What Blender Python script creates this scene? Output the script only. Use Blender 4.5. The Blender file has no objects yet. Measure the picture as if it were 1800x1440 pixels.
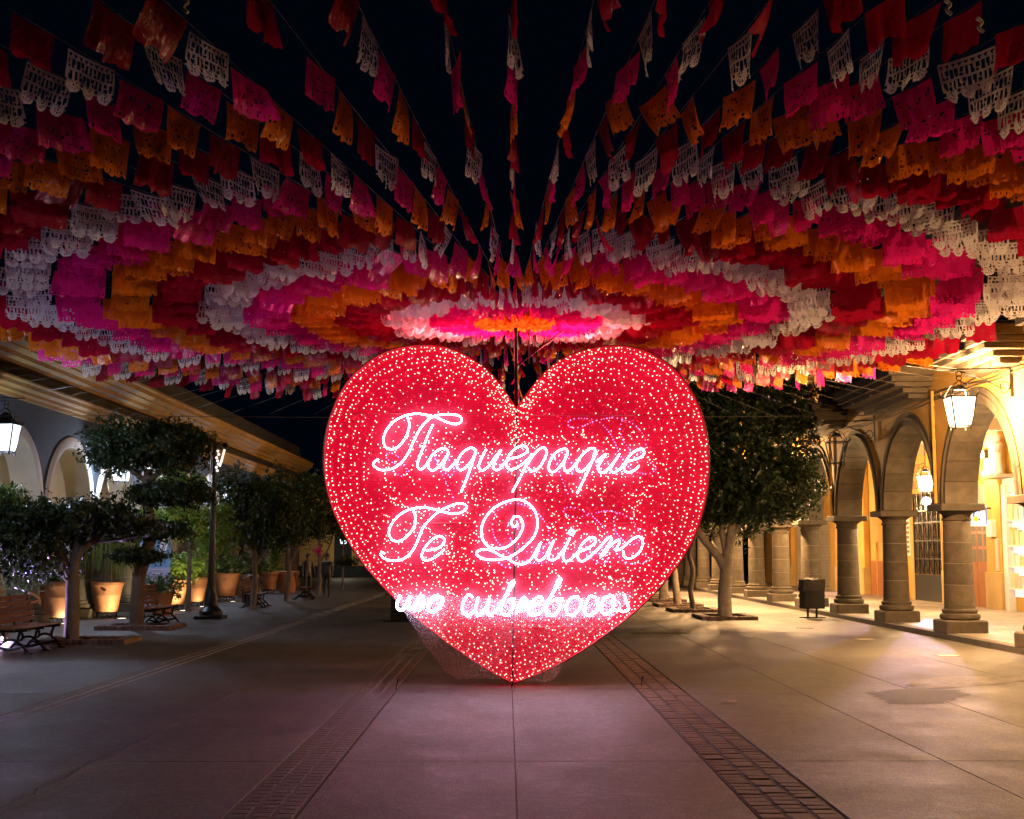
import bpy, math, random
import numpy as np
from mathutils import Matrix, Vector

SC = bpy.context.scene
COL = SC.collection
R = math.radians
rnd = random.Random(11)

# ------------------------------------------------------------------ camera, night sky, exposure
EYE = 1.7
FPX, CXP, CYP, HORP, VXP = 2300.0, 900.0, 720.0, 972.0, 890.0
PITCH = math.atan((HORP - CYP) / FPX)
TURN = math.atan((CXP - VXP) / FPX * math.cos(PITCH))

cd = bpy.data.cameras.new('camera')
cam = bpy.data.objects.new('camera', cd)
COL.objects.link(cam)
cam.location = (0, 0, EYE)
cam.rotation_euler = (math.pi / 2 + PITCH, 0, -TURN)
cd.sensor_fit = 'HORIZONTAL'
cd.sensor_width = 36.0
cd.lens = FPX / 1800.0 * 36.0
cd.clip_end = 2000
SC.camera = cam

w = bpy.data.worlds.new('World')
SC.world = w
w.use_nodes = True
nt = w.node_tree
bg = nt.nodes['Background']
sky = nt.nodes.new('ShaderNodeTexSky')
sky.sky_type = 'NISHITA'
sky.sun_disc = False
sky.sun_elevation = R(-4.0)
sky.sun_rotation = R(200)
nt.links.new(sky.outputs[0], bg.inputs['Color'])
bg.inputs['Strength'].default_value = 0.008
# faint even night glow of the town under the dark sky
bg2 = nt.nodes.new('ShaderNodeBackground')
bg2.inputs['Color'].default_value = (0.0, 0.0010, 0.0024, 1)
add_ = nt.nodes.new('ShaderNodeAddShader')
nt.links.new(bg.outputs[0], add_.inputs[0])
nt.links.new(bg2.outputs[0], add_.inputs[1])
nt.links.new(add_.outputs[0], nt.nodes['World Output'].inputs['Surface'])

SC.view_settings.view_transform = 'Standard'
SC.view_settings.look = 'None'
SC.view_settings.exposure = 0.22
SC.view_settings.gamma = 1.0
SC.view_settings.use_curve_mapping = False
SC.cycles.max_bounces = 4
SC.cycles.diffuse_bounces = 2
SC.cycles.glossy_bounces = 2
SC.cycles.transmission_bounces = 4
SC.cycles.transparent_max_bounces = 8
SC.cycles.use_adaptive_sampling = True
SC.cycles.adaptive_threshold = 0.03
SC.cycles.sample_clamp_indirect = 4.0
SC.cycles.sample_clamp_direct = 0.0
SC.cycles.caustics_reflective = False
SC.cycles.caustics_refractive = False
SC.cycles.use_denoising = True


# where a ray through a point of the photograph meets the ground, a depth or a facade plane (survey helpers)
def _ray(px, py):
    u = (px - CXP) / FPX
    v = (CYP - py) / FPX
    x, y, z = u, math.cos(PITCH) - v * math.sin(PITCH), math.sin(PITCH) + v * math.cos(PITCH)
    return x * math.cos(TURN) + y * math.sin(TURN), -x * math.sin(TURN) + y * math.cos(TURN), z


def at_ground(px, py, z=0.0):
    r = _ray(px, py)
    t = (z - EYE) / r[2]
    return Vector((r[0] * t, r[1] * t, z))


def at_depth(px, py, Y):
    r = _ray(px, py)
    t = Y / r[1]
    return Vector((r[0] * t, Y, EYE + r[2] * t))


def at_wall(px, py, X):
    r = _ray(px, py)
    t = X / r[0]
    return Vector((X, r[1] * t, EYE + r[2] * t))


# ------------------------------------------------------------------ mesh helpers
class MB:
    def __init__(self):
        self.v = []
        self.f = []
        self.m = []

    def add(self, vs, fs, m=0):
        o = len(self.v)
        self.v.extend(tuple(p) for p in vs)
        for f in fs:
            self.f.append(tuple(i + o for i in f))
            self.m.append(m)
        return self

    def box(self, x0, x1, y0, y1, z0, z1, m=0):
        return self.add([(x0, y0, z0), (x1, y0, z0), (x1, y1, z0), (x0, y1, z0),
                         (x0, y0, z1), (x1, y0, z1), (x1, y1, z1), (x0, y1, z1)],
                        [(0, 3, 2, 1), (4, 5, 6, 7), (0, 1, 5, 4), (1, 2, 6, 5), (2, 3, 7, 6), (3, 0, 4, 7)], m)

    def cbox(self, x0, x1, y0, y1, z0, z1, b=0.01, m=0):
        # box with chamfered top and vertical edges
        vs, fs = [], []
        for z, k in ((z0, b), (z1 - b, b), (z1, 2 * b)):
            kk = 0 if k == b else b
            xa, xb, ya, yb = x0 + kk, x1 - kk, y0 + kk, y1 - kk
            vs += [(xa + b, ya, z), (xb - b, ya, z), (xb, ya + b, z), (xb, yb - b, z),
                   (xb - b, yb, z), (xa + b, yb, z), (xa, yb - b, z), (xa, ya + b, z)]
        for r in range(2):
            for i in range(8):
                j = (i + 1) % 8
                fs.append((r * 8 + i, r * 8 + j, r * 8 + 8 + j, r * 8 + 8 + i))
        fs.append(tuple(range(16, 24)))
        fs.append(tuple(range(7, -1, -1)))
        return self.add(vs, fs, m)

    def lathe(self, prof, n=20, o=(0, 0, 0), m=0, caps=True, sx=1, sy=1, rot=0):
        vs, fs = [], []
        for r, z in prof:
            for i in range(n):
                a = 2 * math.pi * i / n + rot
                vs.append((o[0] + sx * r * math.cos(a), o[1] + sy * r * math.sin(a), o[2] + z))
        for k in range(len(prof) - 1):
            for i in range(n):
                j = (i + 1) % n
                fs.append((k * n + i, k * n + j, k * n + n + j, k * n + n + i))
        if caps:
            fs.append(tuple(range(n - 1, -1, -1)))
            fs.append(tuple(range((len(prof) - 1) * n, len(prof) * n)))
        return self.add(vs, fs, m)

    def tube(self, pts, rad, n=6, m=0, closed=False):
        pts = [Vector(p) for p in pts]
        N = len(pts)
        rr = rad if isinstance(rad, (list, tuple)) else [rad] * N
        vs, fs = [], []
        prev = None
        for i, p in enumerate(pts):
            if closed:
                d = pts[(i + 1) % N] - pts[i - 1]
            else:
                d = pts[min(i + 1, N - 1)] - pts[max(i - 1, 0)]
            if d.length < 1e-9:
                d = Vector((0, 0, 1))
            d.normalize()
            if prev is None:
                a = Vector((0, 0, 1)) if abs(d.z) < 0.9 else Vector((1, 0, 0))
                s = d.cross(a).normalized()
            else:
                s = prev - d * prev.dot(d)
                s = s.normalized() if s.length > 1e-6 else d.orthogonal().normalized()
            prev = s
            t = d.cross(s)
            for k in range(n):
                a = 2 * math.pi * k / n
                vs.append(p + (s * math.cos(a) + t * math.sin(a)) * rr[i])
        M = N if closed else N - 1
        for i in range(M):
            for k in range(n):
                j = (k + 1) % n
                i2 = (i + 1) % N
                fs.append((i * n + k, i * n + j, i2 * n + j, i2 * n + k))
        if not closed:
            fs.append(tuple(range(n - 1, -1, -1)))
            fs.append(tuple(range((N - 1) * n, N * n)))
        return self.add(vs, fs, m)

    def prism(self, poly, axis, a0, a1, m=0):
        # poly in the two other axes (in order x,y,z without the axis)
        n = len(poly)
        vs = []
        for a in (a0, a1):
            for p in poly:
                if axis == 'x':
                    vs.append((a, p[0], p[1]))
                elif axis == 'y':
                    vs.append((p[0], a, p[1]))
                else:
                    vs.append((p[0], p[1], a))
        fs = [tuple(range(n - 1, -1, -1)), tuple(range(n, 2 * n))]
        for i in range(n):
            j = (i + 1) % n
            fs.append((i, j, n + j, n + i))
        return self.add(vs, fs, m)

    def mesh(self, name, mats, smooth=None):
        me = bpy.data.meshes.new(name)
        me.from_pydata(self.v, [], self.f)
        for mt in (mats if isinstance(mats, (list, tuple)) else [mats]):
            me.materials.append(mt)
        if any(self.m):
            me.polygons.foreach_set('material_index', self.m)
        if smooth is not None:
            me.shade_smooth()
            me.set_sharp_from_angle(angle=R(smooth))
        me.update()
        return me

    def build(self, name, mats, parent=None, smooth=None, world=True):
        return put(name, self.mesh(name, mats, smooth), parent, world)


def put(name, data, parent=None, world=True):
    """link a data-block as an object; with a parent, 'world' data keep their world place"""
    o = bpy.data.objects.new(name, data)
    COL.objects.link(o)
    if parent is not None:
        o.parent = parent
        if world:
            o.matrix_parent_inverse = world_of(parent).inverted()
    return o


def world_of(o):
    m = o.matrix_basis.copy()
    return world_of(o.parent) @ o.matrix_parent_inverse @ m if o.parent else m


def tag(o, label, cat, group=None, kind=None):
    o['label'] = label
    o['category'] = cat
    if group:
        o['group'] = group
    if kind:
        o['kind'] = kind
    return o


def thing(name, label, cat, loc=(0, 0, 0), rz=0.0, group=None, kind=None):
    o = bpy.data.objects.new(name, None)
    COL.objects.link(o)
    o.location = loc
    o.rotation_euler = (0, 0, rz)
    o.empty_display_size = 0.1
    return tag(o, label, cat, group, kind)


def kids(o):
    return [c for c in COL.objects if c.parent == o]


def copy_tree(o, parent=None):
    c = o.copy()
    COL.objects.link(c)
    c.parent = parent
    for ch in list(o.children):
        copy_tree(ch, c)
    return c


def light(name, kind, loc, power, col, parent=None, radius=0.05, **kw):
    ld = bpy.data.lights.new(name, kind)
    ld.energy = power
    ld.color = col
    if kind in ('POINT', 'SPOT'):
        ld.shadow_soft_size = radius
    for k, v in kw.items():
        if k not in ('aim',):
            setattr(ld, k, v)
    o = put(name, ld, None)
    o.location = loc
    if 'aim' in kw:
        o.rotation_euler = (Vector(kw['aim'])).to_track_quat('-Z', 'Y').to_euler()
    if parent is not None:
        o.parent = parent
    return o


def spline(pts, sub=6, closed=False):
    """Catmull-Rom through the points"""
    pts = [Vector(p) for p in pts]
    n = len(pts)
    out = []
    for i in range(n if closed else n - 1):
        p0 = pts[(i - 1) % n] if closed or i > 0 else pts[0]
        p1, p2 = pts[i], pts[(i + 1) % n]
        p3 = pts[(i + 2) % n] if closed or i + 2 < n else pts[-1]
        for k in range(sub):
            t = k / sub
            out.append(0.5 * ((2 * p1) + (p2 - p0) * t + (2 * p0 - 5 * p1 + 4 * p2 - p3) * t * t + (3 * p1 - p0 - 3 * p2 + p3) * t ** 3))
    if not closed:
        out.append(pts[-1])
    return out


# ------------------------------------------------------------------ materials
def _nodes(name):
    m = bpy.data.materials.new(name)
    m.use_nodes = True
    t = m.node_tree
    return m, t, t.nodes['Principled BSDF'], t.nodes['Material Output']


def mix_rgb(t, fac, a, b, mode='MIX'):
    n = t.nodes.new('ShaderNodeMix')
    n.data_type = 'RGBA'
    n.blend_type = mode
    for sock, val in ((n.inputs[0], fac), (n.inputs[6], a), (n.inputs[7], b)):
        if hasattr(val, 'is_linked'):
            t.links.new(val, sock)
        elif isinstance(val, (int, float)):
            sock.default_value = val
        else:
            sock.default_value = (*val, 1) if len(val) == 3 else val
    return n.outputs[2]


def noise(t, scale, detail=4, rough=0.55, coord='Object', vec=None, dist=0.0):
    tc = t.nodes.new('ShaderNodeTexCoord')
    n = t.nodes.new('ShaderNodeTexNoise')
    n.inputs['Scale'].default_value = scale
    n.inputs['Detail'].default_value = detail
    n.inputs['Roughness'].default_value = rough
    n.inputs['Distortion'].default_value = dist
    src = tc.outputs[coord]
    if vec is not None:
        mp = t.nodes.new('ShaderNodeMapping')
        mp.inputs['Scale'].default_value = vec
        t.links.new(src, mp.inputs[0])
        src = mp.outputs[0]
    t.links.new(src, n.inputs['Vector'])
    return n.outputs['Fac']


def ramp(t, src, stops):
    n = t.nodes.new('ShaderNodeValToRGB')
    el = n.color_ramp.elements
    el[0].position, el[0].color = stops[0][0], (*[stops[0][1]] * 3, 1)
    el[1].position, el[1].color = stops[1][0], (*[stops[1][1]] * 3, 1)
    t.links.new(src, n.inputs[0])
    return n.outputs[0]


def world_pos(t):
    return t.nodes.new('ShaderNodeNewGeometry').outputs['Position']


def surf(name, col, rough=0.7, var=0.25, scale=3.0, bump=0.0, bscale=40.0, metal=0.0, spec=0.5, dark=None, grime=0.0, rand=0.0, coord='Object', fine=60):
    m, t, b, out = _nodes(name)
    n1 = noise(t, scale, 5, coord=coord)
    n2 = noise(t, fine, 3, coord=coord)
    dk = tuple(c * (1 - var) for c in col) if dark is None else dark
    c = mix_rgb(t, ramp(t, n1, ((0.3, 0), (0.7, 1))), dk, col)
    c = mix_rgb(t, ramp(t, n2, ((0.35, 0.55 * var), (0.6, 0))), c, tuple(x * 0.55 for x in col))
    if grime:
        n3 = noise(t, scale * 0.35, 6, 0.65, coord=coord)
        c = mix_rgb(t, ramp(t, n3, ((0.5, 0), (0.72, grime))), c, tuple(x * 0.4 for x in col))
    if rand:
        oi = t.nodes.new('ShaderNodeObjectInfo')
        hs = t.nodes.new('ShaderNodeHueSaturation')
        mr = t.nodes.new('ShaderNodeMapRange')
        mr.inputs['To Min'].default_value = 1 - rand
        mr.inputs['To Max'].default_value = 1 + rand
        t.links.new(oi.outputs['Random'], mr.inputs['Value'])
        t.links.new(mr.outputs[0], hs.inputs['Value'])
        t.links.new(c, hs.inputs['Color'])
        c = hs.outputs[0]
    t.links.new(c, b.inputs['Base Color'])
    b.inputs['Roughness'].default_value = rough
    b.inputs['Metallic'].default_value = metal
    b.inputs['Specular IOR Level'].default_value = spec
    if bump:
        bp = t.nodes.new('ShaderNodeBump')
        bp.inputs['Strength'].default_value = bump
        bp.inputs['Distance'].default_value = 0.02
        t.links.new(noise(t, bscale, 5, coord=coord), bp.inputs['Height'])
        t.links.new(bp.outputs[0], b.inputs['Normal'])
    return m


def glow(name, col, strength, sample=True):
    m, t, b, out = _nodes(name)
    b.inputs['Base Color'].default_value = (*[min(1, c) for c in col], 1)
    b.inputs['Emission Color'].default_value = (*col, 1)
    b.inputs['Emission Strength'].default_value = strength
    if not sample:
        m.cycles.emission_sampling = 'NONE'
    return m


def sheet_mat(name, col, trans=0.45, rough=0.3, bump=0.25, rand=0.2, bscale=26):
    """thin coloured plastic or cloth: reflects and lets light through"""
    m, t, b, out = _nodes(name)
    oi = t.nodes.new('ShaderNodeObjectInfo')
    mr = t.nodes.new('ShaderNodeMapRange')
    mr.inputs['To Min'].default_value = 1 - rand
    mr.inputs['To Max'].default_value = 1 + rand * 0.4
    t.links.new(oi.outputs['Random'], mr.inputs['Value'])
    hs = t.nodes.new('ShaderNodeHueSaturation')
    hs.inputs['Color'].default_value = (*col, 1)
    t.links.new(mr.outputs[0], hs.inputs['Value'])
    t.links.new(hs.outputs[0], b.inputs['Base Color'])
    b.inputs['Roughness'].default_value = rough
    bp = t.nodes.new('ShaderNodeBump')
    bp.inputs['Strength'].default_value = bump
    bp.inputs['Distance'].default_value = 0.02
    t.links.new(noise(t, bscale, 3), bp.inputs['Height'])
    t.links.new(bp.outputs[0], b.inputs['Normal'])
    tl = t.nodes.new('ShaderNodeBsdfTranslucent')
    t.links.new(hs.outputs[0], tl.inputs['Color'])
    mx = t.nodes.new('ShaderNodeMixShader')
    mx.inputs[0].default_value = trans
    t.links.new(b.outputs[0], mx.inputs[1])
    t.links.new(tl.outputs[0], mx.inputs[2])
    t.links.new(mx.outputs[0], out.inputs['Surface'])
    return m


def leaf_mat(name, c1, c2, rough=0.45):
    m, t, b, out = _nodes(name)
    n = noise(t, 2.2, 3)
    n2 = noise(t, 23.0, 1)
    c = mix_rgb(t, ramp(t, n, ((0.35, 0), (0.65, 1))), c1, c2)
    c = mix_rgb(t, ramp(t, n2, ((0.4, 0.6), (0.6, 0))), c, tuple(x * 0.45 for x in c1))
    t.links.new(c, b.inputs['Base Color'])
    b.inputs['Roughness'].default_value = rough
    tl = t.nodes.new('ShaderNodeBsdfTranslucent')
    t.links.new(c, tl.inputs['Color'])
    mx = t.nodes.new('ShaderNodeMixShader')
    mx.inputs[0].default_value = 0.3
    t.links.new(b.outputs[0], mx.inputs[1])
    t.links.new(tl.outputs[0], mx.inputs[2])
    t.links.new(mx.outputs[0], out.inputs['Surface'])
    return m


def concrete_mat(name, col, rand=0.0, wet=0.52):
    m, t, b, out = _nodes(name)
    geo = t.nodes.new('ShaderNodeNewGeometry')

    def wn(scale, detail, rough, vec=(1, 1, 1)):
        mp = t.nodes.new('ShaderNodeMapping')
        mp.inputs['Scale'].default_value = vec
        t.links.new(geo.outputs['Position'], mp.inputs[0])
        n = t.nodes.new('ShaderNodeTexNoise')
        n.inputs['Scale'].default_value = scale
        n.inputs['Detail'].default_value = detail
        n.inputs['Roughness'].default_value = rough
        t.links.new(mp.outputs[0], n.inputs['Vector'])
        return n.outputs['Fac']
    big = wn(0.35, 6, 0.6)
    mid = wn(1.6, 7, 0.7, (1.0, 0.7, 1))
    fine = wn(42, 4, 0.75)
    spot = wn(9, 5, 0.75)
    fleck = wn(85, 2, 0.6)
    zone = wn(0.8, 5, 0.7, (1, .6, 1))
    c = mix_rgb(t, ramp(t, big, ((0.3, 0), (0.7, 1))), tuple(x * 0.72 for x in col), tuple(min(1, x * 1.12) for x in col))
    c = mix_rgb(t, ramp(t, mid, ((0.42, 0.75), (0.62, 0))), c, tuple(x * 0.36 for x in col))
    c = mix_rgb(t, ramp(t, spot, ((0.46, 0), (0.66, 0.75))), c, tuple(min(1, x * 1.75) for x in col))
    c = mix_rgb(t, ramp(t, fine, ((0.40, 1.0), (0.60, 0))), c, tuple(x * 0.30 for x in col))
    # trodden gum and oil spots, then long dark stains
    vo = t.nodes.new('ShaderNodeTexVoronoi')
    vo.inputs['Scale'].default_value = 2.4
    vo.inputs['Randomness'].default_value = 1.0
    t.links.new(geo.outputs['Position'], vo.inputs['Vector'])
    c = mix_rgb(t, ramp(t, vo.outputs['Distance'], ((0.045, 0.7), (0.075, 0))), c, tuple(x * 0.4 for x in col))
    st_ = wn(0.55, 8, 0.72, (2.2, .45, 1))
    c = mix_rgb(t, ramp(t, st_, ((0.54, 0), (0.66, 0.6))), c, tuple(x * 0.5 for x in col))
    st2 = wn(2.6, 8, 0.8)
    c = mix_rgb(t, ramp(t, st2, ((0.52, 0), (0.6, 0.45))), c, tuple(x * 0.55 for x in col))
    mul = t.nodes.new('ShaderNodeMath')
    mul.operation = 'MULTIPLY'
    t.links.new(ramp(t, fleck, ((0.56, 0), (0.64, 1))), mul.inputs[0])
    t.links.new(ramp(t, zone, ((0.5, 0), (0.68, 1))), mul.inputs[1])
    c = mix_rgb(t, mul.outputs[0], c, tuple(min(1, x * 3.2) for x in col))
    if rand:
        oi = t.nodes.new('ShaderNodeObjectInfo')
        hs = t.nodes.new('ShaderNodeHueSaturation')
        mr = t.nodes.new('ShaderNodeMapRange')
        mr.inputs['To Min'].default_value = 1 - rand
        mr.inputs['To Max'].default_value = 1 + rand
        t.links.new(oi.outputs['Random'], mr.inputs['Value'])
        t.links.new(mr.outputs[0], hs.inputs['Value'])
        t.links.new(c, hs.inputs['Color'])
        c = hs.outputs[0]
    t.links.new(c, b.inputs['Base Color'])
    rr = t.nodes.new('ShaderNodeMapRange')
    rr.inputs['From Min'].default_value = 0.3
    rr.inputs['From Max'].default_value = 0.7
    rr.inputs['To Min'].default_value = wet
    rr.inputs['To Max'].default_value = 0.72
    t.links.new(mid, rr.inputs['Value'])
    t.links.new(rr.outputs[0], b.inputs['Roughness'])
    bp = t.nodes.new('ShaderNodeBump')
    bp.inputs['Strength'].default_value = 0.8
    bp.inputs['Distance'].default_value = 0.025
    t.links.new(mix_rgb(t, 0.5, fine, spot), bp.inputs['Height'])
    t.links.new(bp.outputs[0], b.inputs['Normal'])
    return m


M = {}
M['slab'] = concrete_mat('concrete_slab', (0.118, 0.102, 0.080), 0.05)
M['subgrade'] = concrete_mat('dark_joint', (0.07, 0.06, 0.05))
M['mortar_dark'] = surf('dark_mortar', (0.035, 0.033, 0.03), 0.9, 0.4, 8)
M['tile'] = concrete_mat('arcade_tile', (0.34, 0.28, 0.22), 0.08, 0.3)
M['brick'] = surf('brick', (0.135, 0.082, 0.06), 0.75, 0.4, 9, 0.4, 50, rand=0.3)
M['kerb'] = surf('kerb_stone', (0.12, 0.105, 0.085), 0.8, 0.4, 5, 0.4, 40)
M['stone'] = surf('grey_stone', (0.118, 0.094, 0.06), 0.85, 0.45, 5, 0.6, 45, rand=0.2, fine=70, grime=0.6)
M['mortar'] = surf('pale_mortar', (0.34, 0.31, 0.25), 0.9, 0.2, 20)
M['yellow'] = surf('yellow_wall', (0.64, 0.36, 0.07), 0.8, 0.18, 1.4, 0.12, 12, grime=0.35)
M['ochre'] = surf('ochre_wall', (0.55, 0.36, 0.12), 0.8, 0.2, 1.4, 0.1, 12, grime=0.4)
M['ceiling'] = surf('plaster_ceiling', (0.62, 0.48, 0.32), 0.85, 0.12, 1.2)
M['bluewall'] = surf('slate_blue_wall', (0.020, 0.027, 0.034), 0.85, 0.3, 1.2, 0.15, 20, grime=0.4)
M['cream'] = surf('cream_plaster', (0.60, 0.53, 0.40), 0.8, 0.15, 2, 0.1, 20, grime=0.3)
M['cornice'] = surf('cornice_plaster', (0.36, 0.215, 0.04), 0.8, 0.25, 1.6, 0.15, 8, grime=0.5)
M['terracotta'] = surf('terracotta', (0.40, 0.165, 0.065), 0.75, 0.3, 4, 0.15, 30, grime=0.4)
M['iron'] = surf('black_iron', (0.012, 0.012, 0.013), 0.4, 0.3, 10, metal=0.4)
M['darkmetal'] = surf('dark_steel', (0.004, 0.005, 0.006), 0.6, 0.3, 10, metal=0.3)
M['wood'] = surf('bench_wood', (0.17, 0.075, 0.03), 0.45, 0.45, 6, 0.2, 30, rand=0.2)
M['doorwood'] = surf('orange_wood_door', (0.42, 0.14, 0.03), 0.45, 0.3, 4, 0.1, 20)
M['bark'] = surf('bark', (0.15, 0.115, 0.085), 0.9, 0.45, 6, 0.7, 30)
M['limebark'] = surf('limewashed_bark', (0.33, 0.27, 0.20), 0.85, 0.45, 7, 0.9, 22, grime=0.7)
M['soil'] = surf('soil', (0.04, 0.03, 0.02), 0.95, 0.4, 20, 0.8, 30)
M['leaf_dark'] = leaf_mat('dark_leaf', (0.022, 0.045, 0.013), (0.042, 0.07, 0.02))
M['leaf_mid'] = leaf_mat('mid_leaf', (0.05, 0.10, 0.025), (0.10, 0.15, 0.035))
M['leaf_lime'] = leaf_mat('lime_leaf', (0.12, 0.24, 0.03), (0.30, 0.38, 0.05))
M['leaf_olive'] = leaf_mat('olive_leaf', (0.10, 0.12, 0.03), (0.20, 0.19, 0.05))
M['blade'] = leaf_mat('palm_blade', (0.12, 0.20, 0.04), (0.20, 0.28, 0.08))
M['bag'] = surf('plastic_bag', (0.02, 0.02, 0.022), 0.22, 0.2, 10, 0.5, 18)
M['paper'] = surf('white_paper', (0.75, 0.73, 0.68), 0.8, 0.1, 10)
M['white'] = surf('white_paint', (0.78, 0.76, 0.72), 0.6, 0.08, 5)
M['cable'] = surf('cable', (0.10, 0.085, 0.06), 0.6, 0.2, 10)
M['string'] = surf('flag_string', (0.13, 0.11, 0.09), 0.6, 0.1, 10)
M['drape'] = sheet_mat('white_drape', (0.70, 0.74, 0.80), 0.35, 0.6, 0.1, 0.1, 6)
M['warm_glass'] = glow('lantern_glass_warm', (1.0, 0.80, 0.52), 14.0, False)
M['cool_glass'] = glow('lantern_glass_cool', (0.74, 0.90, 1.0), 6.0, False)
M['cool_dim_glass'] = glow('lantern_glass_cool_dim', (0.55, 0.75, 1.0), 0.9, False)
M['dull_glass'] = surf('old_glass', (0.30, 0.27, 0.22), 0.15, 0.2, 6)
M['uplight'] = glow('uplight_glass', (1.0, 0.86, 0.62), 8.0, False)
M['uplight_pink'] = glow('uplight_glass_pink', (1.0, 0.75, 0.85), 6.0, False)

# ------------------------------------------------------------------ ground: concrete slabs, brick strips, kerb, arcade floor
g = MB()
g.add([(-300, -80, -0.022), (300, -80, -0.022), (300, 500, -0.022), (-300, 500, -0.022)], [(0, 1, 2, 3)])
ground = g.build('ground', M['subgrade'])
tag(ground, 'concrete pedestrian street running away between the two arcades', 'street', kind='structure')

cols = [(-13.2, -9.7), (-9.7, -7.0), (-7.0, -5.32), (-5.0, -3.3), (-3.3, -1.83), (-1.36, 0.07), (0.07, 1.63), (2.21, 3.6),
        (3.6, 5.05), (5.05, 6.85), (6.85, 8.68)]
ROW = 5.2
for c, (xa, xb) in enumerate(cols):
    me = None
    for k in range(-3, 17):
        y0 = 10.99 + k * ROW
        if me is None:
            mb = MB()
            mb.cbox(0, xb - xa - 0.008, 0, ROW - 0.006, -0.02, 0.0, 0.003)
            me = mb.mesh('paving_slab', M['slab'])
        o = put('paving_slab', me, ground)
        o.location = (xa + 0.004, y0 + 0.003, rnd.uniform(-0.0008, 0.0008))


def brick_strip(label, x0, x1, rows, bl, y0, y1, ycut, mat, bed, zb=-0.009, jit=1.0):
    root = thing('brick_strip', label, 'brick paving', (0.5 * (x0 + x1), y0, 0), kind='structure')
    MB().box(x0, x1, y0, y1, -0.02, zb).build('mortar_bed', bed, root)
    bw = (x1 - x0) / rows
    meshes = []
    for q in range(3):
        mb = MB()
        e = 0.003 * q
        mb.cbox(0.012, bw - 0.012 - e, 0.008 + e, bl - 0.008, -0.02, 0.0, 0.005 + 0.0015 * q)
        meshes.append(mb.mesh('brick', mat))
    far = MB()
    n = int((y1 - y0) / bl)
    for i in range(n):
        for r in range(rows):
            x, y = x0 + r * bw, y0 + i * bl + (0.0 if r % 2 == 0 else 0.04)
            if y < ycut:
                o = put('brick', meshes[(i * 7 + r * 3) % 3], root, False)
                o.location = (x - 0.5 * (x0 + x1) + rnd.uniform(-.003, .003), y - y0, rnd.uniform(-0.005, 0.002) * jit)
                o.rotation_euler = (rnd.uniform(-.012, .012) * jit, rnd.uniform(-.02, .02) * jit, rnd.uniform(-.02, .02) * jit)
            else:
                h = rnd.uniform(-0.004, 0.002)
                far.box(x + .012, x + bw - .012, y + .008, y + bl - .008, -0.02, h)
    fo = far.build('far_bricks', mat, root)
    fo['kind'] = 'stuff'
    return root


M['brick_pale'] = surf('pale_brick', (0.165, 0.13, 0.105), 0.8, 0.3, 9, 0.35, 50, rand=0.08)
M['mortar_pale'] = surf('worn_mortar', (0.115, 0.092, 0.075), 0.9, 0.4, 8)
M['mortar_white'] = surf('lime_mortar', (0.42, 0.38, 0.32), 0.9, 0.3, 8)
brick_strip('three-row brick strip crossing the paving to the right of the heart', 1.64, 2.20, 3, 0.142, 7.4, 60, 21.4, M['brick'], M['mortar_dark'])
brick_strip('faint three-row brick strip crossing the paving left of the heart', -1.82, -1.37, 3, 0.142, 7.4, 60, 21.4, M['slab'], M['mortar_pale'], -0.0025, .2)
brick_strip('pale narrow brick strip in front of the benches', -5.31, -5.01, 2, 0.2, 12.5, 60, 36, M['slab'], M['mortar_white'], -0.003, .3)

KX = 8.68
FZ = 0.12
kb = MB()
yy = -14.0
while yy < 96:
    L = 2.1
    kb.cbox(KX, KX + 0.17, yy + .004, yy + L - .004, -0.02, FZ - 0.004, 0.012)
    yy += L
tag(kb.build('kerb', M['kerb']), 'low dark stone kerb along the right arcade', 'kerb', kind='structure')
fl = MB().box(KX + 0.17, 14.3, -14, 96, -0.02, FZ - 0.014).build('arcade_floor', M['mortar'])
tag(fl, 'pale tiled floor under the right arcade', 'floor', kind='structure')
TW, TL = 1.03, 1.07
tm = MB().cbox(0.004, TW - 0.004, 0.004, TL - 0.004, -0.016, 0, 0.004).mesh('tile', M['tile'])
y = 15.0
while y < 70:
    for i in range(5):
        o = put('tile', tm, fl)
        o.location = (KX + 0.18 + i * TW, y, FZ + rnd.uniform(-.001, .001))
    y += TL

# broken patch with a pale scuff beside it
def blob_sheet(px, z, name, mat, parent):
    mb = MB()
    base = [at_ground(*p, z) for p in px]
    pts = []
    for a, b in zip(base, base[1:] + base[:1]):
        n = max(2, int((b - a).length / .06))
        for i in range(n):
            k = .03 + .25 * min(.2, (b - a).length * .1)
            pts.append(a + (b - a) * (i / n) + Vector((rnd.gauss(0, k), rnd.gauss(0, k), 0)) * (.8 if i else .2))
    c = sum(pts, Vector()) / len(pts)
    mb.add([c] + pts, [(0, i + 1, (i + 1) % len(pts) + 1) for i in range(len(pts))])
    return mb.build(name, mat, parent)


M['patch'] = concrete_mat('worn_patch', (0.05, 0.04, 0.028), 0, 0.7)
M['scuff'] = concrete_mat('pale_scuff', (0.36, 0.31, 0.26), 0, 0.6)
blob_sheet([(1519, 1218), (1560, 1214), (1596, 1210), (1640, 1212), (1690, 1214), (1703, 1221), (1680, 1227), (1660, 1235), (1620, 1238),
            (1562, 1238), (1550, 1231), (1536, 1224)], 0.004, 'worn_patch', M['patch'], ground)
blob_sheet([(1590, 1199), (1625, 1194), (1680, 1188), (1760, 1190), (1830, 1187), (1840, 1194), (1760, 1200), (1705, 1206), (1650, 1210), (1604, 1208)],
           0.004, 'pale_scuff', M['scuff'], ground)
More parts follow.
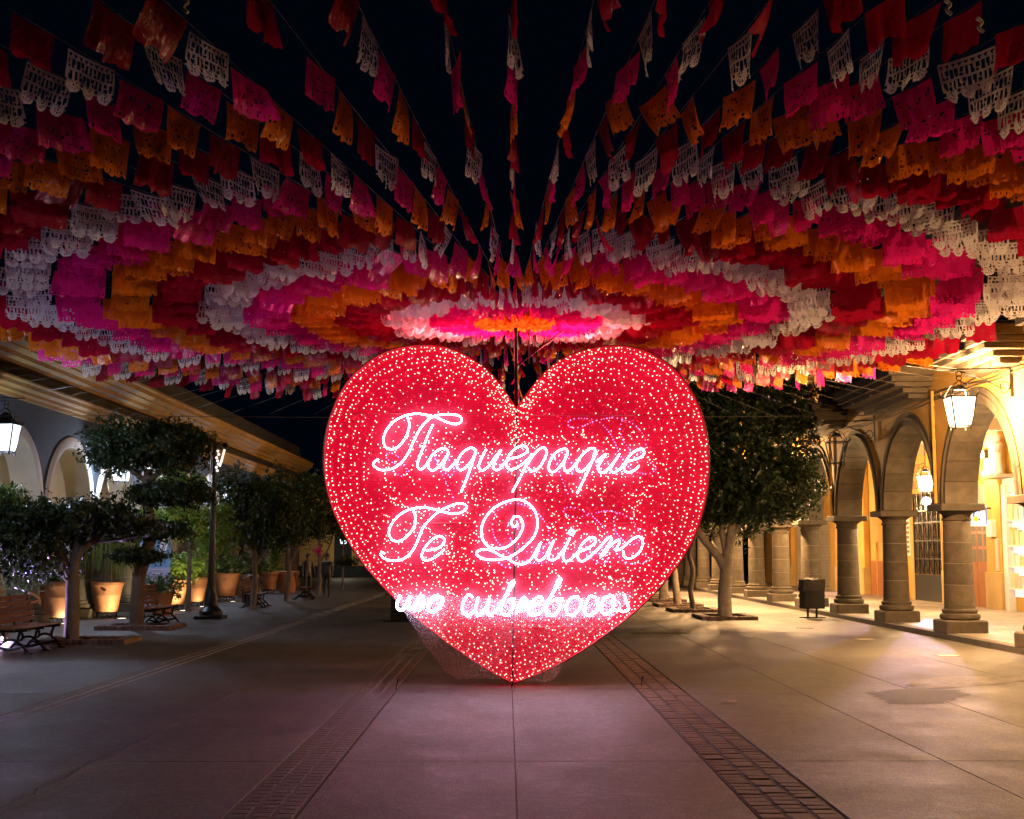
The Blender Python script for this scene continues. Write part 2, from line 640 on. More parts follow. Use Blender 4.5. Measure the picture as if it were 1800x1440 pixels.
# cracks wandering from the joints
def crack(pts, wid):
    mb = MB()
    sp = []
    for a, b in zip(pts, pts[1:]):
        a, b = at_ground(*a, .003), at_ground(*b, .003)
        n = max(3, int((b - a).length / .09))
        for i in range(n):
            sp.append(a + (b - a) * (i / n) + Vector((rnd.gauss(0, .018), rnd.gauss(0, .03), 0)))
    for i in range(len(sp) - 1):
        w0 = wid * rnd.uniform(.4, 1.2)
        p, q_ = sp[i], sp[i + 1]
        nrm = Vector((-(q_ - p).y, (q_ - p).x, 0)).normalized() * w0
        mb.add([p - nrm, p + nrm, q_ + nrm * .9, q_ - nrm * .9], [(0, 1, 2, 3)])
    mb.build('crack', M['mortar_dark'], ground)


crack([(1584, 1197), (1592, 1199), (1600, 1207), (1560, 1214), (1505, 1217)], .008)
crack([(1695, 1221), (1740, 1229), (1800, 1240)], .006)
crack([(1240, 1310), (1400, 1318), (1560, 1308), (1700, 1316)], .004)
crack([(1480, 1395), (1640, 1388), (1800, 1392)], .004)
crack([(1000, 1236), (1040, 1234), (1130, 1238)], .004)
crack([(0, 1420), (180, 1330), (290, 1282)], .005)
lf = at_ground(1278, 1236)
dl_ = thing('dry_leaf', 'curled yellow dry leaf lying on the paving right of the brick strip', 'leaf', (lf.x, lf.y, .004))
MB().add([(-.11, 0, .01), (-.03, -.05, .03), (.09, -.01, .005), (-.02, .04, .02), (.13, .02, .03)], [(0, 1, 3), (1, 2, 3), (2, 4, 3)]).build('blade', M['brick_yellow'] if 'brick_yellow' in M else M['cream'], dl_, None, False)
for px, py, lab in ((1128, 1207, 'thin bent wire stub standing at the edge of the right brick strip'), (697, 1213, 'thin bent wire stub standing at the edge of the left brick strip')):
    q = at_ground(px, py)
    ws = thing('wire_stub', lab, 'wire', q)
    MB().tube([(0, 0, 0), (-.005, 0, .04), (.01, 0, .09), (.02, 0, .13)], [.006, .006, .007, .012], 5).build('wire', M['iron'], ws, None, False)
for k, (px, py, lab) in enumerate([(1415, 1104, 'small pale cover plate in the paving near the litter bin'),
                                   (1520, 1124, 'small pale cover plate in the paving before the third column'),
                                   (1665, 1153, 'small pale cover plate in the paving before the nearest plinth')]):
    p = at_ground(px, py)
    tag(MB().cbox(p.x - .17, p.x + .17, p.y - .15, p.y + .15, 0, 0.008, 0.003).build('cover_plate', M['mortar']), lab, 'cover plate', 'cover plates in the paving')
p = at_ground(1160, 1113)
gr = thing('drain_grate', 'narrow slotted drain grate set in the paving right of the heart', 'drain', (p.x, p.y, 0))
MB().box(-.62, .62, -.14, .14, 0, 0.004).build('frame', M['darkmetal'], gr, None, False)
sb = MB().cbox(-.022, .022, -.12, .12, 0.004, 0.014, .003).mesh('bar', M['kerb'])
for i in range(13):
    o = put('bar', sb, gr, False)
    o.location.x = -.54 + i * .09

# ------------------------------------------------------------------ arcades
def column(root, x, y, z0, zt, mats, group=None):
    """round stone column on a square plinth: plinth, base, four drums, capital"""
    c = bpy.data.objects.new('column', None)
    COL.objects.link(c)
    c.parent = root
    c.matrix_parent_inverse = world_of(root).inverted()
    c.location = (x, y, z0)
    c.empty_display_size = .1
    h = zt - z0
    put('plinth', _colm('plinth', lambda: MB().cbox(-.42, .42, -.42, .42, 0, .25, .025).mesh('plinth', mats[0])), c, False)
    put('base', _colm('base', lambda: MB().lathe([(.33, .25), (.385, .27), (.40, .315), (.385, .36), (.34, .375), (.335, .40), (.35, .42), (.345, .45), (.305, .47), (.30, .52)], 28).mesh('base', mats[0], 40)), c, False)
    z = .52
    top = h - .34
    n = 4
    dh = (top - z) / n

    def ent(zz):
        return .298 - .030 * (zz - .52) / (top - .52)
    put('mortar_core', _colm('core', lambda: MB().lathe([(.291, .52), (.263, top)], 20).mesh('mortar_core', mats[1], 40)), c, False)
    for i in range(n):
        a, b = z + i * dh + .004, z + (i + 1) * dh - .004
        o = put('drum', _colm('drum%d' % i, lambda: MB().lathe([(ent(a) - .004, a), (ent(a), a + .006), (ent(b), b - .006), (ent(b) - .004, b)], 28).mesh('drum', mats[0], 22)), c, False)
        o.rotation_euler.z = rnd.uniform(0, 6)
    put('capital', _colm('capital', lambda: MB().lathe([(.268, top), (.295, top + .012), (.295, top + .05), (.27, top + .06), (.28, top + .12), (.33, top + .16), (.39, top + .20)], 28)
                         .cbox(-.44, .44, -.44, .44, top + .20, h, .02).mesh('capital', mats[0], 40)), c, False)
    return c


_cache = {}


def _colm(key, fn):
    k = (_ckey, key)
    if k not in _cache:
        _cache[k] = fn()
    return _cache[k]


_ckey = 'r'


def arch_stones(root, x0, x1, yc, zs, ri, ro, n, mat, gap=0.012, name='stone'):
    a = bpy.data.objects.new('arch', None)
    COL.objects.link(a)
    a.parent = root
    a.matrix_parent_inverse = world_of(root).inverted()
    a.location = (0, yc, zs)
    a.empty_display_size = .1
    for i in range(n):
        def mk():
            mb = MB()
            t0, t1 = math.pi * i / n + gap / ri / 2, math.pi * (i + 1) / n - gap / ri / 2
            sub = 3
            vs, fs = [], []
            for x in (x0, x1):
                for s in range(sub + 1):
                    t = t0 + (t1 - t0) * s / sub
                    for r in (ri, ro):
                        vs.append((x, r * math.cos(t), r * math.sin(t)))
            k = 2 * (sub + 1)
            for s in range(sub):
                b = 2 * s
                fs += [(b, b + 2, b + 3, b + 1), (k + b, k + b + 1, k + b + 3, k + b + 2), (b, k + b, k + b + 2, b + 2), (b + 1, b + 3, k + b + 3, k + b + 1)]
            fs += [(0, 1, k + 1, k), (2 * sub, k + 2 * sub, k + 2 * sub + 1, 2 * sub + 1)]
            mb.add(vs, fs)
            return mb.mesh(name, mat)
        put(name, _colm('v%s%d' % (name, i), mk), a, False)
    return a


def spandrel(mb, x, yc, zs, ro, half, ztop, flip=False, n=28):
    """wall face over one bay: from the arch extrados up to ztop"""
    vs, fs = [], []
    ys = [-half] + [-ro * math.cos(math.pi * i / n) for i in range(n + 1)] + [half]
    for yv in ys:
        zz = zs + (math.sqrt(max(0, ro * ro - yv * yv)) if abs(yv) < ro else 0)
        vs += [(x, yc + yv, zz), (x, yc + yv, ztop)]
    for i in range(len(ys) - 1):
        f = (2 * i, 2 * i + 2, 2 * i + 3, 2 * i + 1)
        fs.append(f[::-1] if not flip else f)
    mb.add(vs, fs)


# ---- right arcade building
RS = 4.28
RY0 = 26.5
ZS = 2.68
rb = thing('arcade_building', 'yellow arcaded building with grey stone columns and balconies on the right', 'building', (11.4, 30, 0))
ncol = 15
ks = range(-7, 11)
for k in ks:
    column(rb, 9.1, RY0 + RS * k, FZ if k > -9 else 0, ZS, (M['stone'], M['mortar']))
wall = MB()
for k in list(ks)[:-1]:
    yc = RY0 + RS * (k + .5)
    arch_stones(rb, 8.77, 9.43, yc, ZS, 1.80, 2.10, 13, M['stone'])
    spandrel(wall, 8.80, yc, ZS, 2.10, RS / 2, 7.6)
    spandrel(wall, 9.40, yc, ZS, 2.10, RS / 2, 5.3, True)
wl = wall.build('wall', M['yellow'], rb)
# arch edge moulding: a second thin ring standing proud of the stones
_ckey = 'rm'
for k in list(ks)[:-1]:
    yc = RY0 + RS * (k + .5)
    mo = MB()
    pts = [(8.775, yc + 1.95 * math.cos(math.pi * i / 40), ZS + 1.95 * math.sin(math.pi * i / 40)) for i in range(41)]
    mo.tube(pts, .045, 6).build('arch_moulding', M['stone'], rb, 40)
_ckey = 'r'
MB().box(9.40, 14.2, -4, 72, 5.3, 5.5).build('ceiling', M['ceiling'], rb)
MB().box(9.42, 14.0, -4, 72, 4.95, 5.05).build('beam', M['ceiling'], rb) if False else None
for k in ks:
    MB().box(9.405, 14.0, RY0 + RS * k - .14, RY0 + RS * k + .14, 4.98, 5.298).build('beam', M['ceiling'], rb)
MB().box(14.0, 14.4, -10, 72, FZ - .01, 5.298).build('back_wall', M['yellow'], rb)
MB().box(13.95, 13.998, -10, 33.0, FZ - .005, .75).build('skirting', M['ochre'], rb)
# roof line and upper storey windows
MB().prism([(8.3, 7.6), (8.8, 7.6), (8.8, 8.1), (8.15, 8.1), (8.15, 7.9)], 'y', -10, 72).build('cornice', M['stone'], rb) if False else None
cn = MB()
vs = [(8.45, 7.6), (8.8, 7.6), (14.4, 7.62), (14.4, 8.0), (8.3, 8.0), (8.3, 7.85)]
for a, b in ((0, 0),):
    pass
cn.add([(x, -10, z) for x, z in vs] + [(x, 72, z) for x, z in vs], [(0, 1, 2, 3, 4, 5)[::-1], (6, 7, 8, 9, 10, 11)] + [(i, (i + 1) % 6, (i + 1) % 6 + 6, i + 6) for i in range(6)])
cn.build('cornice', M['stone'], rb)


def balcony(y0, y1):
    b = bpy.data.objects.new('balcony', None)
    COL.objects.link(b)
    b.parent = rb
    b.matrix_parent_inverse = world_of(rb).inverted()
    b.empty_display_size = .1
    # moulded stone slab, stepping in towards the wall underneath
    mb = MB()
    st = [(7.85, 5.34, 5.52), (7.93, 5.22, 5.34), (8.02, 5.12, 5.22), (8.25, 5.02, 5.12), (8.42, 4.92, 5.02)]
    for i, (x, za, zb) in enumerate(st):
        ins = (x - 7.85) * 1.0
        mb.cbox(x, 8.797, y0 + ins, y1 - ins, za + .001, zb, .012)
    mb.build('slab', M['stone'], b)
    MB().box(7.93, 7.97, y0 + .08, y1 - .08, 6.42, 6.46).box(7.93, 7.97, y0 + .08, y1 - .08, 5.60, 5.63).box(7.97, 8.8, y0 + .08, y0 + .12, 6.42, 6.46) \
        .box(7.97, 8.8, y1 - .12, y1 - .08, 6.42, 6.46).build('rail', M['iron'], b)
    bm = MB().box(-.011, .011, -.011, .011, 5.522, 6.42).mesh('baluster', M['iron'])
    n = int((y1 - y0 - .2) / .13)
    for i in range(n):
        o = put('baluster', bm, b)
        o.location = (7.95, y0 + .12 + i * .13, 0)
    # dark french window behind
    ym = .5 * (y0 + y1)
    MB().box(8.77, 8.799, ym - .75, ym + .75, 5.53, 7.4).build('window_frame', M['doorwood'], b)
    MB().box(8.755, 8.768, ym - .62, ym - .03, 5.63, 7.3).box(8.755, 8.768, ym + .03, ym + .62, 5.63, 7.3).build('pane', M['iron'], b)


for y0, y1 in ((12.3, 15.6), (17.0, 20.2), (21.5, 24.5), (26.6, 31.2), (33.4, 37.4), (39.5, 43)):
    balcony(y0, y1)

# cables and a down pipe on the front wall
cab = MB()
for dz, dy in ((0, 0), (.07, .4), (-.06, .2)):
    pts = []
    for i in range(60):
        yv = 15 + i * .55
        pts.append((8.765, yv + dy, 4.88 + dz - .05 * math.sin((yv + dy * 3) * 1.4) ** 2))
    cab.tube(pts, .012, 5)
cab.build('cable', M['cable'], rb)
for yv in (26.62, 35.2, 18.1):
    MB().tube([(8.74, yv, 2.7), (8.74, yv, 5.0)], .035, 8).build('down_pipe', M['yellow'], rb)
# a slack cable from balcony to lantern bracket
MB().tube(spline([(8.7, 21.4, 5.6), (8.5, 22.3, 5.2), (8.55, 23.4, 5.1), (8.72, 24.2, 5.25)], 8), .01, 5).build('cable', M['cable'], rb)


# things along the back wall (X = 14): doors, pilasters, shop, boxes, lettering
BX = 14.0


def back_box(name, yA, yB, zA, zB, d, mat, parent=rb, x=BX):
    return MB().cbox(x - d, x - .002, yA, yB, zA, zB, .008).build(name, mat, parent)


# ornate iron door
dr = bpy.data.objects.new('door', None); COL.objects.link(dr); dr.parent = rb; dr.matrix_parent_inverse = world_of(rb).inverted()
dr['label'] = 'black iron double door with scrollwork over glass'
ya, yb = 41.9, 44.9
back_box('door_frame', ya - .12, ya, FZ, 3.75, .14, M['ochre'], dr)
back_box('door_frame', yb, yb + .12, FZ, 3.75, .14, M['ochre'], dr)
M['door_glass'] = surf('door_glass', (0.16, 0.10, 0.05), 0.12, 0.4, 4)
MB().box(BX - .03, BX - .004, ya, yb, 1.0, 3.7).build('pane', M['door_glass'], dr)
MB().cbox(BX - .07, BX - .004, ya, yb, FZ, .98, .01).build('kick_panel', M['iron'], dr)
for i in range(7):
    yv = ya + (yb - ya) * i / 6
    MB().cbox(BX - .075, BX - .032, yv - .028, yv + .028, 1.0, 3.7, .006).build('bar', M['iron'], dr)
for zv in (1.5, 2.1, 2.7, 3.1):
    MB().cbox(BX - .07, BX - .034, ya, yb, zv - .025, zv + .025, .005).build('rail', M['iron'], dr)
for i in range(6):
    yv = ya + (yb - ya) * (i + .5) / 6
    mb = MB()
    for zc, s in ((1.25, .2), (1.8, .24), (2.4, .24), (2.9, .17), (3.4, .22)):
        mb.tube([(BX - .055, yv + s * .8 * math.cos(t) * math.cos(t * .5), zc + s * math.sin(t)) for t in [j * math.pi / 9 for j in range(19)]], .014, 5)
        mb.tube([(BX - .055, yv - s * .5, zc - s), (BX - .055, yv + s * .5, zc + s)], .011, 5)
    mb.build('scroll', M['iron'], dr)

# wooden shop door with small panes
d2 = bpy.data.objects.new('door', None); COL.objects.link(d2); d2.parent = rb; d2.matrix_parent_inverse = world_of(rb).inverted()
d2['label'] = 'orange wooden double door with small panes'
ya, yb = 37.9, 39.9
back_box('door_leaf', ya, .5 * (ya + yb) - .01, FZ, 3.7, .06, M['doorwood'], d2)
back_box('door_leaf', .5 * (ya + yb) + .01, yb, FZ, 3.7, .06, M['doorwood'], d2)
for i in range(4):
    yv = ya + .08 + i * (yb - ya) / 4
    for j in range(5):
        zv = 1.45 + j * .45
        MB().box(BX - .068, BX - .061, yv, yv + .34, zv, zv + .36).build('pane', M['dull_glass'], d2)
# pilasters and plinths of the back wall
for ya, yb in ((36.55, 37.7), (40.6, 41.5), (46.4, 47.3), (33.0, 33.5), (50.6, 51.5), (55, 55.9), (59.4, 60.2), (63.6, 64.5), (29.0, 29.9), (24.6, 25.5)):
    back_box('pilaster', ya, yb, FZ, 5.29, .22, M['yellow'])
    back_box('pilaster_foot', ya - .04, yb + .04, FZ, 1.15, .28, M['ochre'])
    back_box('pilaster_head', ya - .06, yb + .06, 3.9, 4.05, .30, M['yellow'])
# meter boxes
back_box('meter_box', 47.9, 48.9, 2.1, 3.15, .42, M['yellow'])
back_box('meter_box', 36.9, 37.3, 2.15, 2.62, .36, M['white'])
back_box('cable_trunk', 36.75, 36.95, 1.2, 2.1, .26, M['cream'])
for yv in (48.0, 49.5, 45.9):
    MB().tube([(BX - .05, yv, FZ), (BX - .05, yv, 4.9)], .03, 6).build('conduit', M['yellow'], rb)
# brown side door, far shutters, violet-lit doorway
back_box('side_door', 47.5, 50.4, FZ, 1.4, .05, M['doorwood'])
for ya, yb in ((56.2, 59.1), (60.5, 63.2)):
    sh = MB()
    for i in range(22):
        sh.cbox(BX - .05, BX - .004, ya, yb, FZ + i * .14, FZ + i * .14 + .125, .012)
    sh.build('roller_shutter', M['cream'], rb)
M['violet'] = glow('violet_screen', (0.30, 0.22, 1.0), 1.6)
MB().box(BX - .03, BX - .004, 51.9, 54.4, 0.5, 3.6).build('lit_doorway', M['violet'], rb)
# shop with a bright window
M['shopglow'] = glow('shop_light', (1.0, 0.90, 0.80), 0.8)
so = bpy.data.objects.new('shop_front', None); COL.objects.link(so); so.parent = rb; so.matrix_parent_inverse = world_of(rb).inverted()
so['label'] = 'brightly lit shop window with shelves of packets'
MB().box(BX - .02, BX - .004, 33.9, 36.3, .5, 3.35).build('lit_back', M['shopglow'], so)
back_box('shop_frame', 36.2, 36.5, FZ, 3.6, .20, M['white'], so)
back_box('shop_frame', 33.5, 36.5, 3.36, 3.75, .16, M['white'], so)
for ci, (zv, hh) in enumerate(((.75, .4), (1.35, .35), (1.9, .5), (2.6, .5))):
    MB().box(BX - .22, BX - .025, 33.95, 36.15, zv - .04, zv).build('shelf', M['white'], so)
    for i in range(6):
        colr = [(0.7, .45, .25), (0.8, .62, .35), (.7, .5, .4), (.6, .62, .6), (.75, .7, .6), (.8, .45, .2)][(i * 5 + ci * 2) % 6]
        key = 'packet%d' % ((i * 5 + ci * 2) % 6)
        if key not in M:
            M[key] = surf(key, colr, .5, .1)
        MB().cbox(BX - .17, BX - .05, 34.0 + i * .36, 34.28 + i * .36, zv + .002, zv + hh * (.7 + .3 * ((i * 7) % 3) / 2), .01).build('packet', M[key], so)
# painted lettering on the wall
M['letter'] = surf('brown_lettering', (0.22, 0.12, 0.06), .7, .2)


def text_on(txt, name, mat, parent, loc, rot, size, ext=.004, align='LEFT', sp=1.0, world=True):
    cu = bpy.data.curves.new(name, 'FONT')
    cu.body = txt
    cu.size = size
    cu.extrude = ext
    cu.align_x = align
    cu.space_character = sp
    cu.materials.append(mat)
    cu.resolution_u = 3
    o = put(name, cu, parent, world)
    o.location = loc
    o.rotation_euler = rot
    # flat lettering becomes a plain mesh
    bpy.context.view_layer.update()
    me = bpy.data.meshes.new_from_object(o.evaluated_get(bpy.context.evaluated_depsgraph_get()))
    o2 = put(name, me, parent, world)
    o2.location = loc
    o2.rotation_euler = rot
    bpy.data.objects.remove(o)
    o2.name = name
    return o2


text_on('TECNICORTE', 'lettering', M['letter'], rb, (BX - .006, 46.3, 4.42), (R(90), 0, R(-90)), .42, sp=1.05)
text_on('CUERO', 'lettering', M['letter'], rb, (BX - .006, 45.9, 3.86), (R(90), 0, R(-90)), .42, sp=1.05)
# niche figure: pale plaster statue on a ledge
st = thing('wall_statue', 'small pale statue on a ledge high on the back wall of the arcade', 'statue', (13.7, 36.3, 3.86))
MB().cbox(-.3, .29, -.55, .5, -.1, 0, .01).build('ledge', M['cream'], st, None, False)
MB().lathe([(.13, 0), (.14, .1), (.09, .45), (.11, .7), (.13, .86), (.05, .94), (.075, 1.0), (.085, 1.07), (.05, 1.15)], 14, (0, 0, 0)).build('figure', M['white'], st, 40, False)
MB().tube([(0, -.1, .82), (-.1, -.2, .6), (-.2, -.12, .65)], .04, 7).build('arm', M['white'], st, 40, False)

# hanging square sign with a blue and yellow logo
q = at_wall(1718, 907, 13.4)
sg = thing('blade_sign', 'white square hanging sign with blue and yellow curved logo in the arcade', 'sign', (q.x, q.y, q.z))
M['signwhite'] = glow('sign_face', (1.0, 0.98, 0.93), 0.55)
M['signblue'] = glow('sign_blue', (0.02, 0.12, 0.55), 0.5)
M['signyellow'] = glow('sign_yellow', (0.95, 0.62, 0.02), 0.5)
MB().cbox(-.26, .26, -.05, .05, -.29, .29, .012).build('panel', M['signwhite'], sg, None, False)
MB().box(-.25, -.21, -.056, -.051, -.25, .25).box(.21, .25, -.056, -.051, -.25, .25).build('border', M['signblue'], sg, None, False)
mb = MB()
arc = [(.12 * math.cos(t), .12 * math.sin(t)) for t in [R(60 + i * 12) for i in range(21)]]
for (a, b), (c, d) in zip(arc, arc[1:]):
    mb.add([(a * .8, -.056, b * .8 + .02), (a * 1.25, -.056, b * 1.25 + .02), (c * 1.25, -.056, d * 1.25 + .02), (c * .8, -.056, d * .8 + .02)], [(0, 1, 2, 3)])
mb.build('logo_curve', M['signblue'], sg, None, False)
MB().lathe([(.075, 0), (.075, .004)], 16, (0, 0, 0)).build('logo_disc', M['signyellow'], sg, None, False).matrix_basis = Matrix.Translation((-.07, -.056, -.09)) @ Matrix.Rotation(R(90), 4, 'X')
MB().box(.26, .6, -.02, .02, .2, .24).build('bracket', M['iron'], sg, None, False)

# small notice board on the wall between door and column
nb = MB().box(BX - .02, BX - .004, 45.5, 46.1, 1.6, 2.9)
nb.build('notice', M['paper'], rb)
for i in range(7):
    MB().box(BX - .026, BX - .021, 45.55, 46.02 - .1 * (i % 3), 1.7 + i * .165, 1.79 + i * .165).build('notice_line', M['letter'], rb)

# ------------------------------------------------------------------ left arcade building
LS = 3.85
LY0 = 35.0
LX = -11.3
lb = thing('arcade_house', 'slate blue arcaded building with cream arches and long pale cornices on the left', 'building', (-13, 40, 0))
_ckey = 'l'
lks = range(-6, 10)
for k in lks:
    column(lb, LX, LY0 + LS * k, 0.0, 2.74, (M['stone'], M['mortar']))
lw = MB()
for k in list(lks)[:-1]:
    yc = LY0 + LS * (k + .5)
    ring = MB()
    # cream plaster ring and reveal, drawn as one moulded band
    n = 36
    prof = [(-11.62, 1.60), (-10.97, 1.60), (-10.95, 1.62), (-10.95, 1.84), (-10.97, 1.87), (-11.0, 1.87)]
    vs, fs = [], []
    for i in range(n + 1):
        t = math.pi * i / n
        for x, r in prof:
            vs.append((x, yc + r * math.cos(t), 2.74 + r * math.sin(t)))
    for i in range(n):
        for j in range(len(prof) - 1):
            a = i * len(prof) + j
            fs.append((a, a + 1, a + len(prof) + 1, a + len(prof)))
    ring.add(vs, fs)
    ring.build('arch', M['cream'], lb, 40)
    spandrel(lw, -11.0, yc, 2.74, 1.86, LS / 2, 7.0, True)
    spandrel(lw, -11.6, yc, 2.74, 1.60, LS / 2, 4.9)
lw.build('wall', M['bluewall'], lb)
LYE = LY0 + LS * 9
MB().box(-15.6, -11.6, 10, LYE, 4.9, 5.05).build('ceiling', M['ceiling'], lb)
MB().box(-16, -15.6, 10, LYE, -.01, 5.05).build('back_wall', M['cream'], lb)
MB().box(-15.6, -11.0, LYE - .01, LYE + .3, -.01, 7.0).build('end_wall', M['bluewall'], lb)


def run(prof, y0, y1, name, mat, parent):
    mb = MB()
    n = len(prof)
    mb.add([(x, y0, z) for x, z in prof] + [(x, y1, z) for x, z in prof],
           [tuple(range(n)), tuple(range(2 * n - 1, n - 1, -1))] + [(i, i + n, (i + 1) % n + n, (i + 1) % n) for i in range(n)])
    return mb.build(name, mat, parent)


run([(-11.0, 5.14), (-10.90, 5.14), (-10.90, 5.22), (-10.84, 5.25), (-10.84, 5.32), (-10.76, 5.38), (-10.76, 5.47), (-10.70, 5.50), (-10.70, 5.54), (-11.0, 5.60)],
    10, LYE, 'lower_cornice', M['cornice'], lb)
run([(-11.0, 5.84), (-10.80, 5.84), (-10.80, 5.92), (-10.66, 5.96), (-10.66, 6.06), (-10.50, 6.12), (-10.50, 6.17), (-10.36, 6.24), (-10.36, 6.36), (-10.30, 6.40), (-10.30, 6.46), (-11.0, 6.56)],
    10, LYE + .3, 'upper_cornice', M['cornice'], lb)
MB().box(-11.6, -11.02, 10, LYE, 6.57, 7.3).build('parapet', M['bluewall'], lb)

# drapes and iron screens inside the bays
def drape(yc, zt, zb, w):
    mb = MB()
    nx, nz = 40, 12
    vs, fs = [], []
    for j in range(nz + 1):
        v = j / nz
        for i in range(nx + 1):
            u = i / nx
            pinch = 1 - .25 * math.sin(math.pi * v)
            yv = yc + (u - .5) * w * pinch
            vs.append((-13.6 + .10 * math.sin(u * 44) * (0.4 + v), yv, zt + (zb - zt) * v - .12 * math.sin(u * math.pi * 4) ** 2 * (1 - v)))
    for j in range(nz):
        for i in range(nx):
            a = j * (nx + 1) + i
            fs.append((a, a + 1, a + nx + 2, a + nx + 1))
    mb.add(vs, fs)
    mb.build('drape', M['drape'], lb, 60)


for k in (-1, 0, 3, 4, 5):
    drape(LY0 + LS * (k + .5) + 4.6, 4.5, 1.0, 2.6)
for k in (0, 1):
    yc = LY0 + LS * (k + .5)
    gt = bpy.data.objects.new('iron_gate', None); COL.objects.link(gt); gt.parent = lb; gt.matrix_parent_inverse = world_of(lb).inverted()
    MB().box(-11.5, -11.44, yc - 1.5, yc + 1.5, .95, 1.0).box(-11.5, -11.44, yc - 1.5, yc + 1.5, .18, .23).build('rail', M['iron'], gt)
    bm = MB().lathe([(.014, 0), (.014, 1.08), (.03, 1.12), (.0, 1.26)], 6).mesh('spear', M['darkmetal'])
    for i in range(20):
        o = put('spear', bm, gt)
        o.location = (-11.47, yc - 1.45 + i * .152, .05)
# tall dark door with pale frame seen between the trees
q = at_wall(170, 965, -13.2)
dl = bpy.data.objects.new('door', None); COL.objects.link(dl); dl.parent = lb; dl.matrix_parent_inverse = world_of(lb).inverted()
MB().cbox(-13.3, -13.2, q.y - .95, q.y + .95, 0, 2.9, .01).build('door_leaf', M['bluewall'], dl)
MB().box(-13.19, -13.12, q.y - 1.02, q.y - .94, 0, 2.95).box(-13.19, -13.12, q.y + .94, q.y + 1.02, 0, 2.95).box(-13.19, -13.12, q.y - 1.02, q.y + 1.02, 2.95, 3.03).build('door_frame', M['white'], dl)
for i in range(9):
    MB().box(-13.19, -13.15, q.y - .88 + i * .21, q.y - .84 + i * .21, 2.6, 2.86).build('fanlight_bar', M['white'], dl)

# ------------------------------------------------------------------ far end of the street
fh = thing('far_house', 'amber walled house closing the far end of the street', 'building', (-8, 93, 0))
MB().box(-16, 12, 92, 98, .8, 6).build('wall', M['ochre'], fh)
MB().box(-16.02, 12.02, 91.96, 98, -.01, .8).build('base_course', M['bluewall'], fh)
for xv in (-11.4, -7.2, -4.0, -.5):
    MB().cbox(xv - .6, xv + .6, 91.9, 91.998, .8, 3.0, .01).build('door', M['bluewall'], fh)
MB().box(-16.2, 12.2, 91.7, 98, 6, 6.3).build('roof_edge', M['cornice'], fh)

# ------------------------------------------------------------------ lanterns
def lantern_glass(name, col, strength, clear):
    m, t, b, out = _nodes(name)
    em = t.nodes.new('ShaderNodeEmission')
    em.inputs[0].default_value = (*col, 1)
    em.inputs[1].default_value = strength
    tr = t.nodes.new('ShaderNodeBsdfTransparent')
    mx = t.nodes.new('ShaderNodeMixShader')
    mx.inputs[0].default_value = clear
    t.links.new(em.outputs[0], mx.inputs[1])
    t.links.new(tr.outputs[0], mx.inputs[2])
    t.links.new(mx.outputs[0], out.inputs['Surface'])
    m.cycles.emission_sampling = 'NONE'
    return m


M['lg_warm'] = lantern_glass('warm_lantern_glass', (1.0, 0.83, 0.55), 6.0, 0.5)
M['lg_cool'] = lantern_glass('cool_lantern_glass', (0.80, 0.93, 1.0), 3.0, 0.5)
M['lg_dim'] = lantern_glass('dim_lantern_glass', (0.45, 0.65, 0.95), 0.45, 0.5)
M['lg_roof'] = lantern_glass('lantern_roof_glass', (1.0, 0.8, 0.5), 0.5, 0.9)
M['lg_off'] = lantern_glass('unlit_lantern_glass', (0.5, 0.4, 0.25), 0.05, 0.85)
WARM = (1.0, 0.55, 0.23)
COOL = (0.58, 0.70, 1.0)


